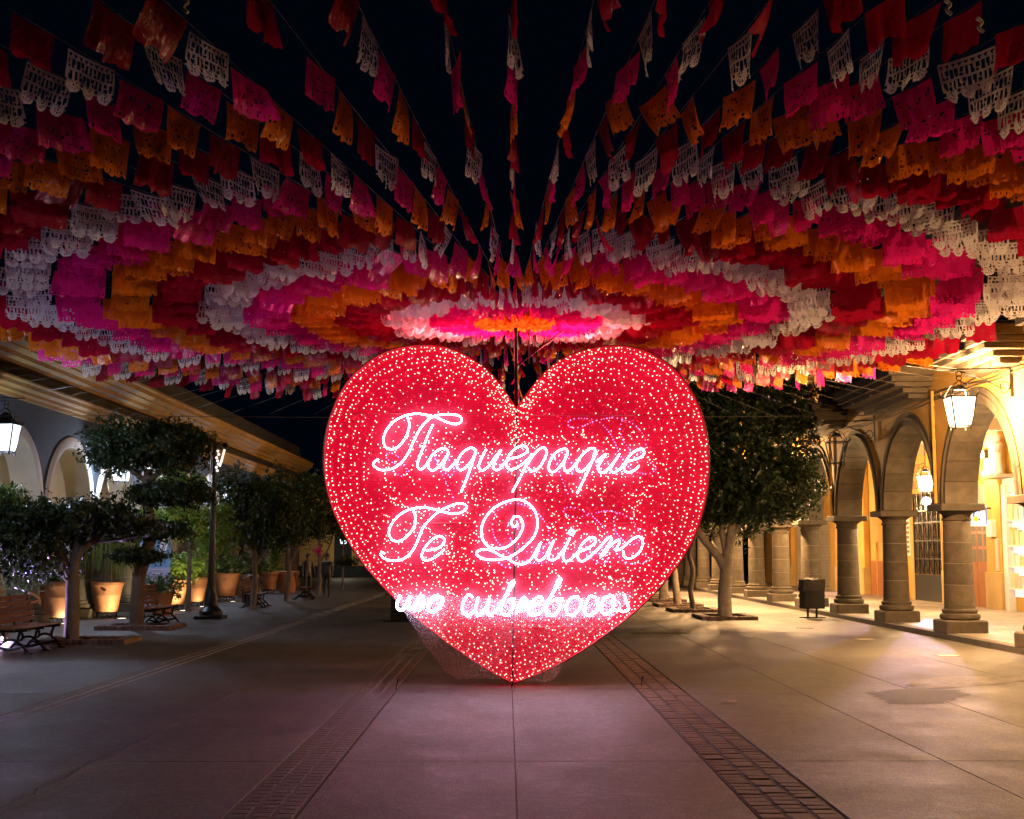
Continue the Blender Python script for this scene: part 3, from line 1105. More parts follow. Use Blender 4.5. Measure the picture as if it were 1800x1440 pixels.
def lantern(name, label, loc, glass, power=0, col=WARM, s=1.0, mount='wall', side=1, drop=.9, group=None):
    """tapered four-pane lantern hanging from a scrolled wall bracket (side = towards the wall) or a chain"""
    L = thing(name, label, 'lantern', loc, 0, group)
    wb, wt, h = .135 * s, .215 * s, .50 * s
    z0 = -.25 * s
    bars = MB()
    for i in range(4):
        a0 = math.pi / 4 + i * math.pi / 2
        a1 = a0 + math.pi / 2
        c = [(wb * 1.414 * math.cos(a), wb * 1.414 * math.sin(a), z0) for a in (a0, a1)] + [(wt * 1.414 * math.cos(a), wt * 1.414 * math.sin(a), z0 + h) for a in (a1, a0)]
        MB().add(c, [(0, 1, 2, 3)]).build('pane', glass, L, None, False)
        bars.tube([c[0], c[3]], .014 * s, 5)
        bars.tube([c[0], c[1]], .012 * s, 5)
        bars.tube([c[3], c[2]], .014 * s, 5)
        bars.tube([c[0], (c[0][0], c[0][1], z0 - .06 * s)], [.012 * s, .018 * s], 5)
        # curled ornaments at the upper corners
        bars.tube([(c[3][0], c[3][1], z0 + h), (c[3][0] * 1.15, c[3][1] * 1.15, z0 + h + .06 * s), (c[3][0] * 1.12, c[3][1] * 1.12, z0 + h + .12 * s)], .009 * s, 5)
    bars.build('frame', M['iron'], L, None, False)
    r2 = 1.414
    MB().lathe([(wt * r2 * .42, z0 + h + .13 * s), (wt * r2 * .40, z0 + h + .16 * s), (.04 * s, z0 + h + .22 * s)], 4, rot=math.pi / 4).build('cap', M['iron'], L, None, False)
    for i in range(4):
        a0 = math.pi / 4 + i * math.pi / 2
        a1 = a0 + math.pi / 2
        c = [(wt * r2 * math.cos(a), wt * r2 * math.sin(a), z0 + h) for a in (a0, a1)] + [(wt * r2 * .41 * math.cos(a), wt * r2 * .41 * math.sin(a), z0 + h + .13 * s) for a in (a1, a0)]
        MB().add(c, [(0, 1, 2, 3)]).build('roof_pane', glass if not power else (M['iron'] if col == COOL else M['lg_roof']), L, None, False)
    cg = MB()
    for i in range(4):
        a = math.pi / 4 + i * math.pi / 2
        cg.tube([(wt * 1.3 * math.cos(a), wt * 1.3 * math.sin(a), z0 + h + .03 * s), (wt * .8 * math.cos(a), wt * .8 * math.sin(a), z0 + h + .2 * s), (0, 0, z0 + h + .3 * s)], .009 * s, 5)
    cg.build('crown_bars', M['iron'], L, None, False)
    top = z0 + h + .3 * s
    if mount == 'wall':
        zb = top + .16 * s
        ch = MB()
        for rr, zc in ((.045, top + .04), (.05, top + .11)):
            ch.tube([(rr * math.cos(t), 0, zc + rr * math.sin(t)) for t in [i * math.pi / 7 for i in range(14)]], .009, 5, closed=True)
        ch.build('ring', M['iron'], L, None, False)
        b = MB()
        b.tube([(-.38 * side, 0, zb + .02), (drop * side, 0, zb + .06)], .014, 6)
        scr = [(0.02 * side, 0, zb)] + [(.1 * side, 0, zb - .03), (.45 * side, 0, zb - .15), (.72 * side, 0, zb - .30)]
        cx, cz, rr = (drop - .14) * side, zb - .26, .12
        for i in range(15):
            t = R(-115 + i * 30)
            q_ = rr * (1 - i * .05)
            scr.append((cx + side * q_ * math.cos(t), 0, cz + q_ * math.sin(t)))
        b.tube(scr, .011, 6)
        b.cbox(min(drop * side, drop * side - .03 * side), max(drop * side, drop * side - .03 * side), -.03, .03, zb - .45, zb + .18, .004)
        b.build('bracket', M['iron'], L, None, False)
    else:
        c = MB()
        n = int(drop / .07)
        for i in range(n):
            zc = top + .035 + i * .07
            ax = i % 2
            c.tube([((.02 * math.cos(t)) if ax else 0, 0 if ax else .02 * math.cos(t), zc + .042 * math.sin(t)) for t in [j * math.pi / 4 for j in range(8)]], .006, 4, closed=True)
        c.build('chain', M['iron'], L, None, False)
    if power:
        MB().lathe([(.001, -.09), (.035, -.07), (.045, -.03), (.03, .03), (.02, .08)], 10).build('bulb', M['warm_glass'] if col == WARM else M['cool_glass'], L, 60, False)
        light('lamp_light', 'POINT', (0, 0, .0), power, col, L, .09)
    return L


PW, PC = 5600.0, 620.0
RL = 7.86
for y_, lit, lab in ((22.5, 1, 'blazing warm lantern on a scrolled bracket beside the nearest arch of the right arcade'),
                     (31.0, 0, 'unlit lantern with empty panes on a bracket between the tree and the third column'),
                     (39.5, 1, 'warm lantern shining through the leaves of the big dark tree'),
                     (48.0, 1, 'warm lantern farther along the right arcade behind the trees'),
                     (56.5, 1, 'warm lantern near the far end of the right arcade'),
                     (14.0, 1, 'warm lantern on the right arcade beyond the picture edge'),
                     (5.5, 1, 'warm lantern on the right arcade level with the photographer')):
    lantern('wall_lantern', lab, (RL, y_, 4.13 if y_ < 23 else 4.07), M['lg_warm'] if lit else M['lg_off'], (PW * (.12 if y_ < 8 else .2 if y_ < 16 else 1 if y_ < 30 else 1.4)) if lit else 0, WARM, 1.0, 'wall', 1, .92, 'lanterns on the right arcade')
HP = 2500.0
for k, (y_, lab) in enumerate(((34.6, 'hanging lantern on a chain in front of the ornate iron door'),
                               (26.0, 'hanging lantern on a chain under the arcade just out of view'),
                               (43.2, 'hanging lantern on a chain under the arcade beyond the litter bin'),
                               (51.8, 'hanging lantern on a chain under the far arcade'))):
    lantern('hanging_lantern', lab, (11.1, y_, 3.52), M['lg_warm'], HP, (1.0, .66, .32), .85, 'chain', 1, 1.3, 'lanterns hanging under the right arcade')
# small violet-white spotlight and a wall flood light under the arcade
q = at_wall(1636, 880, 12.6)
sl = thing('spot_lamp', 'small violet-white spot lamp glowing just below the hanging lantern', 'lamp', q)
MB().lathe([(.05, -.12), (.13, -.10), (.15, 0.0), (.09, .08)], 14).build('housing', M['iron'], sl, 40, False)
M['violetbulb'] = glow('violet_white_bulb', (0.75, 0.68, 1.0), 9.0, False)
MB().lathe([(.001, -.14), (.10, -.11), (.13, -.06), (.13, .02), (.10, .07), (.001, .1)], 14, (-.16, -.1, 0)).build('lens', M['violetbulb'], sl, 60, False)
light('lamp_light', 'SPOT', (-.34, -.2, 0), 1400, (.62, .48, 1), sl, .08, spot_size=R(95), spot_blend=.7, aim=(-1, -1.7, .55))
q = at_wall(1728, 800, 13.7)
fl2 = thing('flood_light', 'bright wall flood light above the wooden door in the arcade', 'lamp', q)
MB().cbox(-.06, .1, -.22, .22, -.1, .12, .02).build('housing', M['darkmetal'], fl2, None, False)
M['floodlens'] = glow('flood_lens', (1, .93, .82), 12, False)
MB().box(-.075, -.062, -.19, .19, -.08, .10).build('lens', M['floodlens'], fl2, None, False)
MB().cbox(.1, .28, -.03, .03, 0, .05, .005).build('bracket', M['iron'], fl2, None, False)
light('lamp_light', 'POINT', (-.3, -.15, -.1), 560, (1, .74, .38), fl2, .1)

for k, (px, py, g_, pw, lab) in enumerate(((9, 770, 'lg_cool', PC * 1.3, 'cold white lantern cut by the left edge of the picture'),
                                           (213, 828, 'lg_cool', PC * 1.2, 'brightest cold white lantern under the layered tree'),
                                           (303, 848, 'lg_dim', PC * .9, 'dull blue lantern half hidden between two foliage layers'),
                                           (403, 868, 'lg_cool', PC * .6, 'cold white lantern just right of the black lamp post'),
                                           (478, 886, 'lg_cool', PC * .6, 'small cold white lantern far down the left arcade'))):
    q = at_wall(px, py, -10.25)
    lantern('wall_lantern', lab, q, M[g_], pw, COOL, 1.12, 'wall', -1, .74, 'lanterns on the left arcade')
lantern('wall_lantern', 'cold white lantern on the left arcade beyond the picture edge', (-10.25, 19.2, 4.0), M['lg_cool'], PC * 1.3, COOL, 1.12, 'wall', -1, .74, 'lanterns on the left arcade')
q = at_depth(604, 948, 89)
lantern('wall_lantern', 'tiny bright lantern at the far end of the street left of the heart', q, M['lg_cool'], 260, (1, .85, .6), 1.3, 'chain', 1, .6, 'lanterns on the left arcade')
# warm lamps inside the left arcade (one each second bay)
for k in (-2, 0, 2, 5):
    lantern('hanging_lantern', ['warm lantern hanging inside the left arcade behind the cut-off lantern', 'warm lantern hanging inside the left arcade behind the pot on wheels',
                                'warm lantern hanging inside the left arcade behind the blue banner', 'warm lantern hanging inside the far bays of the left arcade'][(-2, 0, 2, 5).index(k)],
            (-13.4, LY0 + LS * (k + .5), 3.9), M['lg_warm'], 150, (1, .78, .45), .7, 'chain', 1, .7, 'lanterns hanging in the left arcade')

# ------------------------------------------------------------------ foliage
nrg = np.random.default_rng(5)


def leaf_mesh(name, blobs, size, mat, shell=.5, lump=.18, flat=0.0):
    """many small folded leaves spread through blobs: (centre, radii, count)"""
    P, N = [], []
    for c, rad, n in blobs:
        ns = max(1, n // 9)
        d = nrg.normal(size=(ns, 3))
        d /= np.linalg.norm(d, axis=1)[:, None]
        ph = nrg.uniform(0, 6.28, 6)
        L = 1 + lump * (np.sin(d[:, 0] * 5 + ph[0]) * np.sin(d[:, 1] * 4.3 + ph[1]) + np.sin(d[:, 2] * 6.1 + ph[2]) * np.sin(d[:, 0] * 7.7 + ph[3])) \
            + .06 * np.sin(d[:, 1] * 17 + ph[4]) * np.sin(d[:, 2] * 15 + ph[5])
        r = (1 - shell * nrg.random(ns) ** 1.6) * L
        stray = nrg.random(ns) < .06
        r = np.where(stray, r * nrg.uniform(1.0, 1.16, ns), r)
        C_ = np.array(c) + d * r[:, None] * np.array(rad)
        # each spray: leaves strung along a short twig that points outwards
        tw = d + nrg.normal(size=(ns, 3)) * .7
        tw /= np.linalg.norm(tw, axis=1)[:, None]
        k = np.repeat(np.arange(ns), 9)
        u = nrg.uniform(-1, 1, len(k))[:, None]
        P.append(C_[k] + tw[k] * u * size * 2.6 + nrg.normal(size=(len(k), 3)) * size * .75)
        N.append(d[k] * .5 + tw[k] * .5)
    P = np.concatenate(P)
    N = np.concatenate(N)
    n = len(P)
    nn = N * .7 + nrg.normal(size=(n, 3)) * .75
    if flat:
        nn[:, 2] += flat
    nn /= np.linalg.norm(nn, axis=1)[:, None]
    a = np.cross(nn, nrg.normal(size=(n, 3)))
    a /= np.linalg.norm(a, axis=1)[:, None]
    b = np.cross(nn, a)
    s = size * (.45 + 1.25 * nrg.random(n) ** 1.7)[:, None]
    V = np.empty((n, 4, 3))
    V[:, 0] = P - a * s
    V[:, 1] = P + b * s * .42 + nn * s * .12
    V[:, 2] = P + a * s
    V[:, 3] = P - b * s * .42 + nn * s * .12
    me = bpy.data.meshes.new(name)
    me.vertices.add(n * 4)
    me.vertices.foreach_set('co', V.reshape(-1))
    me.loops.add(n * 4)
    me.loops.foreach_set('vertex_index', np.arange(n * 4))
    me.polygons.add(n)
    me.polygons.foreach_set('loop_start', np.arange(n) * 4)
    me.polygons.foreach_set('loop_total', np.full(n, 4))
    me.materials.append(mat)
    me.update()
    me.validate()
    return me


def tree(label, loc, limbs, blobs, size, mat, bark=None, cat='tree', name='street_tree', group=None, shell=.5, lump=.18, lime=None):
    t = thing(name, label, cat, loc, 0, group)
    mb = MB()
    for pts, rad in limbs:
        sp = spline(pts, 5)
        n = len(sp)
        rr = [rad[0] + (rad[1] - rad[0]) * i / (n - 1) for i in range(n)]
        mb.tube([p + Vector((rnd.uniform(-.012, .012), rnd.uniform(-.012, .012), 0)) for p in sp], rr, 9)
    mb.build('trunk', bark or M['bark'], t, 60, False)
    put('crown', leaf_mesh('crown', blobs, size, mat, shell, lump), t, False)
    return t


def tree_bed(label, loc, w, l):
    """low brick edging round a tree"""
    b = thing('tree_bed', label, 'brick bed', loc, 0, 'brick tree beds')
    MB().box(-w / 2 + .1, w / 2 - .1, -l / 2 + .1, l / 2 - .1, 0, .03).build('soil', M['soil'], b, None, False)
    me = MB().cbox(.004, .116, 0, .24, 0, .1, .008).mesh('brick', M['brick'])
    n = int(w / .12)
    for i in range(n):
        for yv in (-l / 2, l / 2 - .24):
            o = put('brick', me, b, False)
            o.location = (-w / 2 + i * .12, yv, rnd.uniform(-.008, .004))
    n = int((l - .48) / .12)
    for i in range(n):
        for xv in (-w / 2 + .24, w / 2):
            o = put('brick', me, b, False)
            o.location = (xv, -l / 2 + .24 + i * .12, rnd.uniform(-.008, .004))
            o.rotation_euler.z = R(90)
    return b


# right row: one big clipped tree and four slim ones behind it
rt = at_ground(1275, 1088)
tree('big clipped tree with dense dark block-shaped crown and pale trunk beside the heart', (rt.x, rt.y, 0),
     [([(0, 0, -.05), (.0, 0, .5), (.05, 0, 1.2), (.12, 0, 1.75)], (.20, .15)),
      ([(.05, 0, 1.2), (-.15, 0, 1.6), (-.55, .05, 2.1), (-.85, .1, 2.7)], (.13, .08)),
      ([(.12, 0, 1.7), (.2, 0, 2.2), (.32, 0, 2.9)], (.14, .10)),
      ([(.1, .05, 1.6), (-.02, .1, 2.2), (.0, .2, 3.0)], (.10, .07)),
      ([(.2, 0, 2.1), (.45, -.1, 2.5), (.75, -.1, 3.0)], (.07, .05))],
     [((.65, .2, 4.4), (1.85, 1.8, 2.05), 26000), ((.9, .2, 3.4), (1.75, 1.7, 1.05), 13000), ((-.3, .2, 3.2), (1.0, 1.5, .9), 6000), ((.95, .2, 5.5), (1.75, 1.6, 1.15), 11000),
      ((-.45, .2, 5.4), (1.0, 1.3, 1.2), 6000)],
     .058, M['leaf_dark'], M['limebark'], shell=.45, lump=.10)
tree_bed('brick edged bed of the big clipped tree', (rt.x, rt.y + .2, 0), 1.44, 1.9)
slim = [((1220, 1075), [([(0, 0, -.05), (-.08, 0, .6), (-.02, 0, 1.2), (-.12, 0, 1.7), (.1, 0, 2.4), (0, 0, 3.4)], (.085, .05))], 'slim crooked grey tree directly behind the big clipped tree'),
        ((1192, 1066), [([(0, 0, -.05), (-.08, 0, .8), (-.2, 0, 2), (-.35, 0, 3.2)], (.13, .08))], 'slim leaning tan tree third from the front in the right row'),
        ((1167, 1057), [([(0, 0, -.05), (0, 0, .9), (0, 0, 1.3)], (.17, .15)), ([(0, 0, 1.2), (-.2, 0, 1.9), (-.3, 0, 3.2)], (.12, .08)), ([(0, 0, 1.2), (.25, 0, 1.9), (.3, 0, 3.2)], (.11, .08))],
         'forked limewashed tree with two pruned limbs in the right row'),
        ((1140, 1050), [([(0, 0, -.05), (.05, 0, .8), (.0, 0, 2), (-.1, 0, 3.2)], (.12, .08))], 'farthest slim tree of the right row half behind the heart')]
for i, (pp, limbs, lab) in enumerate(slim):
    q = at_ground(*pp)
    tree(lab, (q.x, q.y, 0), limbs, [((-.1, 0, 3.9), (1.5, 1.5, 1.2), 6500), ((.2, 0, 2.95), (1.2, 1.2, .5), 2800)], .06, M['leaf_olive'], M['limebark'] if i else M['bark'], shell=.6, lump=.25,
         group='slim trees in the right row')
    tree_bed('brick edged bed of the %s tree in the right row' % ('second', 'third', 'fourth', 'fifth')[i], (q.x, q.y + .1, 0), 1.44, 1.7)
sx, sy = 7.9, 52.0
tree('dark low shrub among the trunks beyond the right row', (5.1, 55, 0), [([(0, 0, 0), (0, 0, .6)], (.05, .03))], [((0, 0, .8), (.8, .6, .6), 1500)], .07, M['leaf_dark'], cat='shrub', name='shrub')

# left row: cloud-pruned and spreading trees
q = at_ground(125, 1130)
tree('low spreading dark tree with forked trunk behind the front bench', (q.x, q.y, 0),
     [([(0, 0, -.05), (0, 0, .7), (-.03, 0, 1.3)], (.15, .12)), ([(-.03, 0, 1.2), (.1, 0, 1.7), (.55, 0, 2.1), (1.0, 0, 2.35)], (.09, .04)), ([(-.03, 0, 1.2), (-.3, 0, 1.7), (-.8, 0, 2.1)], (.09, .05)),
      ([(0, 0, 1.3), (.05, 0, 1.9), (.15, 0, 2.5)], (.09, .05)), ([(.3, 0, 1.9), (.8, 0, 1.95), (1.35, 0, 2.05)], (.04, .02)), ([(-.03, 0, 1.1), (-.4, .2, 1.4), (-.9, .3, 1.7)], (.06, .03))],
     [((-.85, 0, 1.85), (.9, .9, .85), 9000), ((-.1, .1, 2.3), (.9, .9, .42), 5600), ((.65, 0, 2.4), (.7, .7, .3), 3200), ((-1.5, 0, 1.95), (.7, .8, .75), 4000), ((1.2, 0, 2.2), (.5, .4, .18), 1000)],
     .05, M['leaf_dark'], shell=.75, lump=.3)
tree_bed('brick edged bed of the spreading tree behind the front bench', (q.x + .35, q.y, 0), 1.68, 1.2)
q = at_ground(240, 1105)
tree('cloud-pruned tree with a wide crown over three flat foliage discs', (q.x, q.y, 0),
     [([(0, 0, -.05), (.0, 0, .9), (.12, 0, 1.6), (.28, 0, 2.2), (.12, 0, 2.9), (.15, 0, 3.6)], (.17, .10)), ([(.15, 0, 3.3), (.5, 0, 3.6), (.9, 0, 3.9)], (.07, .03)),
      ([(.14, 0, 3.3), (-.4, 0, 3.7), (-.9, 0, 3.9)], (.07, .03))],
     [((.1, 0, 4.2), (1.42, 1.3, .55), 16000), ((-.65, 0, 3.9), (.65, .8, .45), 4000), ((.75, .1, 4.0), (.8, .9, .55), 5500),
      ((.85, 0, 3.03), (.85, .8, .27), 8000), ((.1, 0, 3.05), (.5, .6, .22), 2000),
      ((.2, 0, 2.22), (1.05, .8, .20), 8000), ((.0, 0, 1.63), (.68, .6, .14), 4000)],
     .046, M['leaf_dark'], shell=.8, lump=.22)
tree_bed('brick edged bed of the cloud-pruned tree', (q.x + .1, q.y, 0), 1.68, 1.5)
# trees farther down the left side
for (px, py, Y, sc, lab, mt) in ((445, 1000, 40, 1.0, 'dark round tree beside the third bench', 'leaf_dark'),
                                 (505, 1000, 47, 1.1, 'dark bushy tree beyond the far left lantern', 'leaf_dark'),
                                 (560, 1000, 55, 1.25, 'tall black tree mass left of the heart', 'leaf_dark')):
    c = at_depth(px, py, Y)
    tree(lab, (c.x, Y, 0), [([(0, 0, 0), (.05, 0, 1), (0, 0, 2.4)], (.11, .06)), ([(0, 0, 1.2), (.4, 0, 1.9), (.6, 0, 2.6)], (.05, .03))],
         [((0, 0, 3.0 * sc), (1.5 * sc, 1.3, 1.0 * sc), 9000), ((.5, 0, 2.3 * sc), (1.1 * sc, 1, .5), 3000), ((-.6, 0, 3.5 * sc), (.8, .8, .7), 2200)], .062, M[mt], shell=.8, lump=.3, group='dark trees down the left side')
c = at_depth(603, 990, 62)
tree('little tree of flat tiers against the amber wall', (c.x, 62, 0), [([(0, 0, 0), (0, 0, 4)], (.06, .03))],
     [((0, 0, 3.2), (.9, .6, .16), 900), ((.3, 0, 2.45), (.7, .5, .14), 600), ((.15, 0, 1.3), (.55, .4, .12), 450), ((0, 0, 3.9), (.8, .6, .3), 800)], .09, M['leaf_dark'], shell=.9)

# lit green bush and the climbers behind the lamp post
c = at_depth(335, 925, 38.5)
tree('bright green ficus behind the black lamp post', (c.x, 38.5, 0), [([(0, 0, 0), (0, 0, 2.2)], (.08, .05))],
     [((-.4, 0, 2.65), (1.25, .8, .55), 7000), ((.75, 0, 2.2), (.6, .6, .7), 3600), ((.9, 0, 2.9), (.35, .3, .2), 700), ((-.5, .3, 3.75), (.75, .5, .35), 2200)], .055, M['leaf_lime'], shell=.8, lump=.3, cat='tree')


def planter(label, loc, s=1.0, stand=True, group='terracotta pots'):
    t = thing('terracotta_pot', label, 'plant pot', loc, 0, group)
    z = .15 if stand else 0.0
    MB().lathe([(.25 * s, z), (.285 * s, z + .02), (.30 * s, z + .12 * s), (.305 * s, z + .14 * s), (.345 * s, z + .42 * s), (.36 * s, z + .44 * s), (.36 * s, z + .46 * s), (.395 * s, z + .66 * s), (.415 * s, z + .68 * s),
                (.43 * s, z + .70 * s), (.435 * s, z + .78 * s), (.41 * s, z + .80 * s), (.38 * s, z + .79 * s), (.37 * s, z + .72 * s)], 32, caps=False).build('pot', M['terracotta'], t, 50, False)
    MB().lathe([(.001, z + .73 * s), (.375 * s, z + .73 * s)], 24, caps=False).build('soil', M['soil'], t, None, False)
    mb = MB()
    mb.lathe([(.0, 0), (.045, .004), (.05, .02), (.02, .035), (.0, .036)], 10)
    o = mb.build('lion_boss', M['terracotta'], t, 50, False)
    o.matrix_basis = Matrix.Translation((0.05, -.385 * s, z + .56 * s)) @ Matrix.Rotation(R(90), 4, 'X')
    if stand:
        mb = MB()
        mb.tube([(.26 * s * math.cos(a), .26 * s * math.sin(a), .14) for a in [i * math.pi / 8 for i in range(16)]], .014, 5, closed=True)
        for i in range(8):
            a = i * math.pi / 4
            mb.tube([(.26 * s * math.cos(a) + .055 * math.cos(t) * -math.sin(a), .26 * s * math.sin(a) + .055 * math.cos(t) * math.cos(a), .075 + .055 * math.sin(t)) for t in [j * math.pi / 5 for j in range(10)]], .010, 4, closed=True)
        mb.build('stand', M['iron'], t, None, False)
    return t, z + .74 * s


def bush(label, loc, blobs, size, mat, name='potted_bush', cat='plant'):
    t = thing(name, label, cat, loc)
    MB().tube([(0, 0, -.02), (.01, 0, .15)], .02, 6).build('stem', M['bark'], t, None, False)
    put('foliage', leaf_mesh('foliage', [((c[0], c[1], c[2] * 1.25), tuple(q * 1.2 for q in r_), int(n_ * 1.5)) for c, r_, n_ in blobs], size, mat, .8, .2), t, False)
    return t


def pot_at(px, py, label, s, blabel, blobs, mat, size=.05, stand=True):
    q = at_ground(px, py)
    t, z = planter(label, (q.x, q.y, 0), s, stand)
    if blabel:
        bush(blabel, (q.x, q.y, z), blobs, size, mat)
    return q, z


pot_at(98, 1096, 'wide terracotta pot glowing from a ground light beside the spreading tree', 1.08, 'clipped square hedge in the wide glowing pot', [((0, 0, .14), (.42, .42, .15), 1500)], M['leaf_mid'], .045)
qb, zb_ = pot_at(187, 1086, 'terracotta pot on a wheeled iron stand under the ponytail palm', 1.0, None, None, None)
pot_at(342, 1066, 'tall lit terracotta pot just left of the lamp post', .98, 'yellow-green bush in the pot left of the lamp post', [((0, 0, .22), (.5, .45, .25), 1300)], M['leaf_lime'], .055)
pot_at(307, 1072, 'lit terracotta pot between the banner and the lamp post', .95, 'large yellow-green bush between the banner and the lamp post', [((0, 0, .3), (.6, .5, .38), 1800)], M['leaf_lime'], .055)
pot_at(398, 1056, 'half lit terracotta pot right of the lamp post', 1.05, 'dark bush in the half lit pot right of the lamp post', [((0, 0, .25), (.7, .5, .3), 1300)], M['leaf_mid'], .06)
pot_at(472, 1043, 'small lit terracotta pot behind the third bench', .95, 'thin bright green sprig in the small far pot', [((0, 0, .2), (.4, .3, .2), 400), ((.3, 0, .7), (.18, .15, .5), 350)], M['leaf_lime'], .07)
pot_at(505, 1042, 'unlit brown terracotta pot beside the small lit one', 1.15, None, None, None, stand=False)
pot_at(432, 1050, 'shadowed terracotta pot behind the black litter drum', 1.1, 'dark bush in the shadowed pot', [((0, 0, .3), (.7, .5, .35), 1100)], M['leaf_dark'], .07, stand=False)
q2 = at_ground(283, 1082)
t_, z_ = planter('dark terracotta pot behind the second bench', (q2.x, q2.y, 0), .8, False)
bush('small dark bush with pale blooms behind the second bench', (q2.x, q2.y, z_), [((0, 0, .15), (.5, .4, .25), 1000)], .05, M['leaf_mid'])


def ponytail(label, loc, zt, spread, n, drop):
    t = thing('ponytail_palm', label, 'palm', loc)
    MB().lathe([(.26, 0), (.30, .08), (.22, .25), (.12, .45), (.08, .8), (.07, zt)], 14).build('trunk', M['bark'], t, 50, False)
    vs, fs = [], []
    for i in range(n):
        a = rnd.uniform(0, 6.283)
        sp = spread * rnd.uniform(.35, 1.0)
        up = rnd.uniform(.1, .45)
        dr = drop * rnd.uniform(.6, 1.1)
        wv = .016
        ca, sa = math.cos(a), math.sin(a)
        b0 = len(vs)
        for k in range(7):
            u = k / 6
            r = sp * (1 - (1 - u) ** 2.2)
            z = zt + up * math.sin(min(1, u * 2.2) * math.pi / 2) - dr * max(0, u - .25) ** 1.4 * 1.5
            ww = wv * (1 - .8 * u)
            vs += [(r * ca - sa * ww, r * sa + ca * ww, z), (r * ca + sa * ww, r * sa - ca * ww, z)]
            if k:
                o = b0 + 2 * k
                fs.append((o - 2, o - 1, o + 1, o))
    MB().add(vs, fs).build('crown', M['blade'], t, 60, False)
    return t


ponytail('ponytail palm with long weeping leaves in the pot on wheels', (qb.x, qb.y, zb_), 1.45, .8, 420, 1.5)
c = at_wall(225, 1000, -11.9)
ponytail('ponytail palm with weeping leaves left of the blue banner', (c.x + 1.0, c.y - 1.5, 0), 2.7, .85, 420, 1.7)
ponytail('shaded ponytail palm right of the blue banner', (c.x + .9, c.y + 5.5, 0), 2.3, .8, 300, 1.6)
ponytail('arching grass-like palm cut by the left picture edge', (-10.0, 25.9, 0), 2.7, 1.0, 340, 1.4)

# ------------------------------------------------------------------ ground uplights that wash the pots
def uplight(label, px, py, power, col, mat, aim=(0, 0, 1)):
    q = at_ground(px, py)
    u = thing('ground_uplight', label, 'lamp', (q.x, q.y, 0), 0, 'ground uplights')
    MB().lathe([(.16, 0), (.16, .012), (.13, .016), (.125, .010)], 20, caps=False).build('ring', M['darkmetal'], u, None, False)
    MB().lathe([(.001, .010), (.125, .010)], 20, caps=False).build('lens', mat, u, None, False)
    light('lamp_light', 'SPOT', (0, 0, .05), power, col, u, .05, spot_size=R(140), spot_blend=.6, aim=aim)
    return u


UW = 26.0
uplight('ground uplight washing the pot left of the lamp post', 356, 1067, UW, (1, .78, .45), M['uplight'], (-.5, .1, 1))
uplight('ground uplight to the right of the half lit pot', 409, 1058, UW, (1, .78, .45), M['uplight'], (-.5, .1, 1))
uplight('ground uplight near the far left pots', 510, 1042, UW, (1, .78, .45), M['uplight'], (-.9, .1, .8))
uplight('ground uplight between the wide pot and the tree', 116, 1097, UW * 1.2, (1, .80, .5), M['uplight'], (-.6, .2, 1))
uplight('ground uplight beside the pot on wheels', 214, 1088, UW * 4, (1, .78, .45), M['uplight'], (-.6, .1, 1))
uplight('ground uplight by the bush between banner and lamp post', 322, 1074, UW * 7, (1, .78, .45), M['uplight'], (-.5, .1, 1))
uplight('pink ground uplight at the left picture edge behind the front bench', 4, 1127, 2000, (.62, .42, 1.0), M['uplight_pink'], (.45, -.85, .55))
uplight('ground uplight at the foot of the far dark trees', 637, 1034, UW * .4, (1, .85, .6), M['uplight'], (0, .3, 1))

# ------------------------------------------------------------------ street furniture
def bench(label, loc, rz=0.0):
    b = thing('park_bench', label, 'bench', loc, rz, 'iron and wood benches')
    sm = MB().cbox(-.04, .04, -.95, .95, 0, .03, .008).mesh('slat', M['wood'])
    for i in range(5):
        o = put('slat', sm, b, False)
        o.location = (-.2 + i * .1, 0, .42 - .02 * math.sin(i * .8))
        o.rotation_euler.y = R(-4 + 3 * (2 - i))
    for i in range(5):
        o = put('slat', sm, b, False)
        z = .53 + i * .095
        o.location = (-.24 - .10 * ((z - .5) / .4) ** 1.3, 0, z)
        o.rotation_euler.y = R(-72)
    lm = MB()
    for pts in ([(.31, 0, 0), (.20, 0, .14), (.12, 0, .22), (.17, 0, .40), (.27, 0, .41)], [(-.34, 0, 0), (-.22, 0, .14), (-.10, 0, .22), (-.16, 0, .40), (-.27, 0, .50), (-.37, 0, .98)],
                [(-.10, 0, .22), (0, 0, .25), (.12, 0, .22)], [(-.2, 0, .39), (.0, 0, .385), (.27, 0, .40)], [(-.22, 0, .12), (0, 0, .08), (.2, 0, .12)]):
        lm.tube(spline(pts, 4), .024, 6)
    lm.cbox(.24, .38, -.04, .04, 0, .03, .008).cbox(-.42, -.28, -.04, .04, 0, .03, .008)
    me = lm.mesh('leg_frame', M['iron'], 50)
    for yv in (-.82, 0, .82):
        o = put('leg_frame', me, b, False)
        o.location.y = yv
    am = MB()
    am.tube(spline([(-.28, 0, .58), (-.05, 0, .64), (.2, 0, .62), (.28, 0, .55), (.26, 0, .42)], 5), .022, 6)
    return b


bench('wooden slat bench with iron legs at the left picture edge', (-8.35, 23.2, 0))
bench('wooden slat bench beside the cloud-pruned tree', (-8.25, 31.4, 0))
bench('dark bench far down the left side beyond the lamp post', (-7.9, 41.8, 0), R(4))
bench('tiny dark bench near the two distant people', (-7.5, 49.3, 0), R(6))

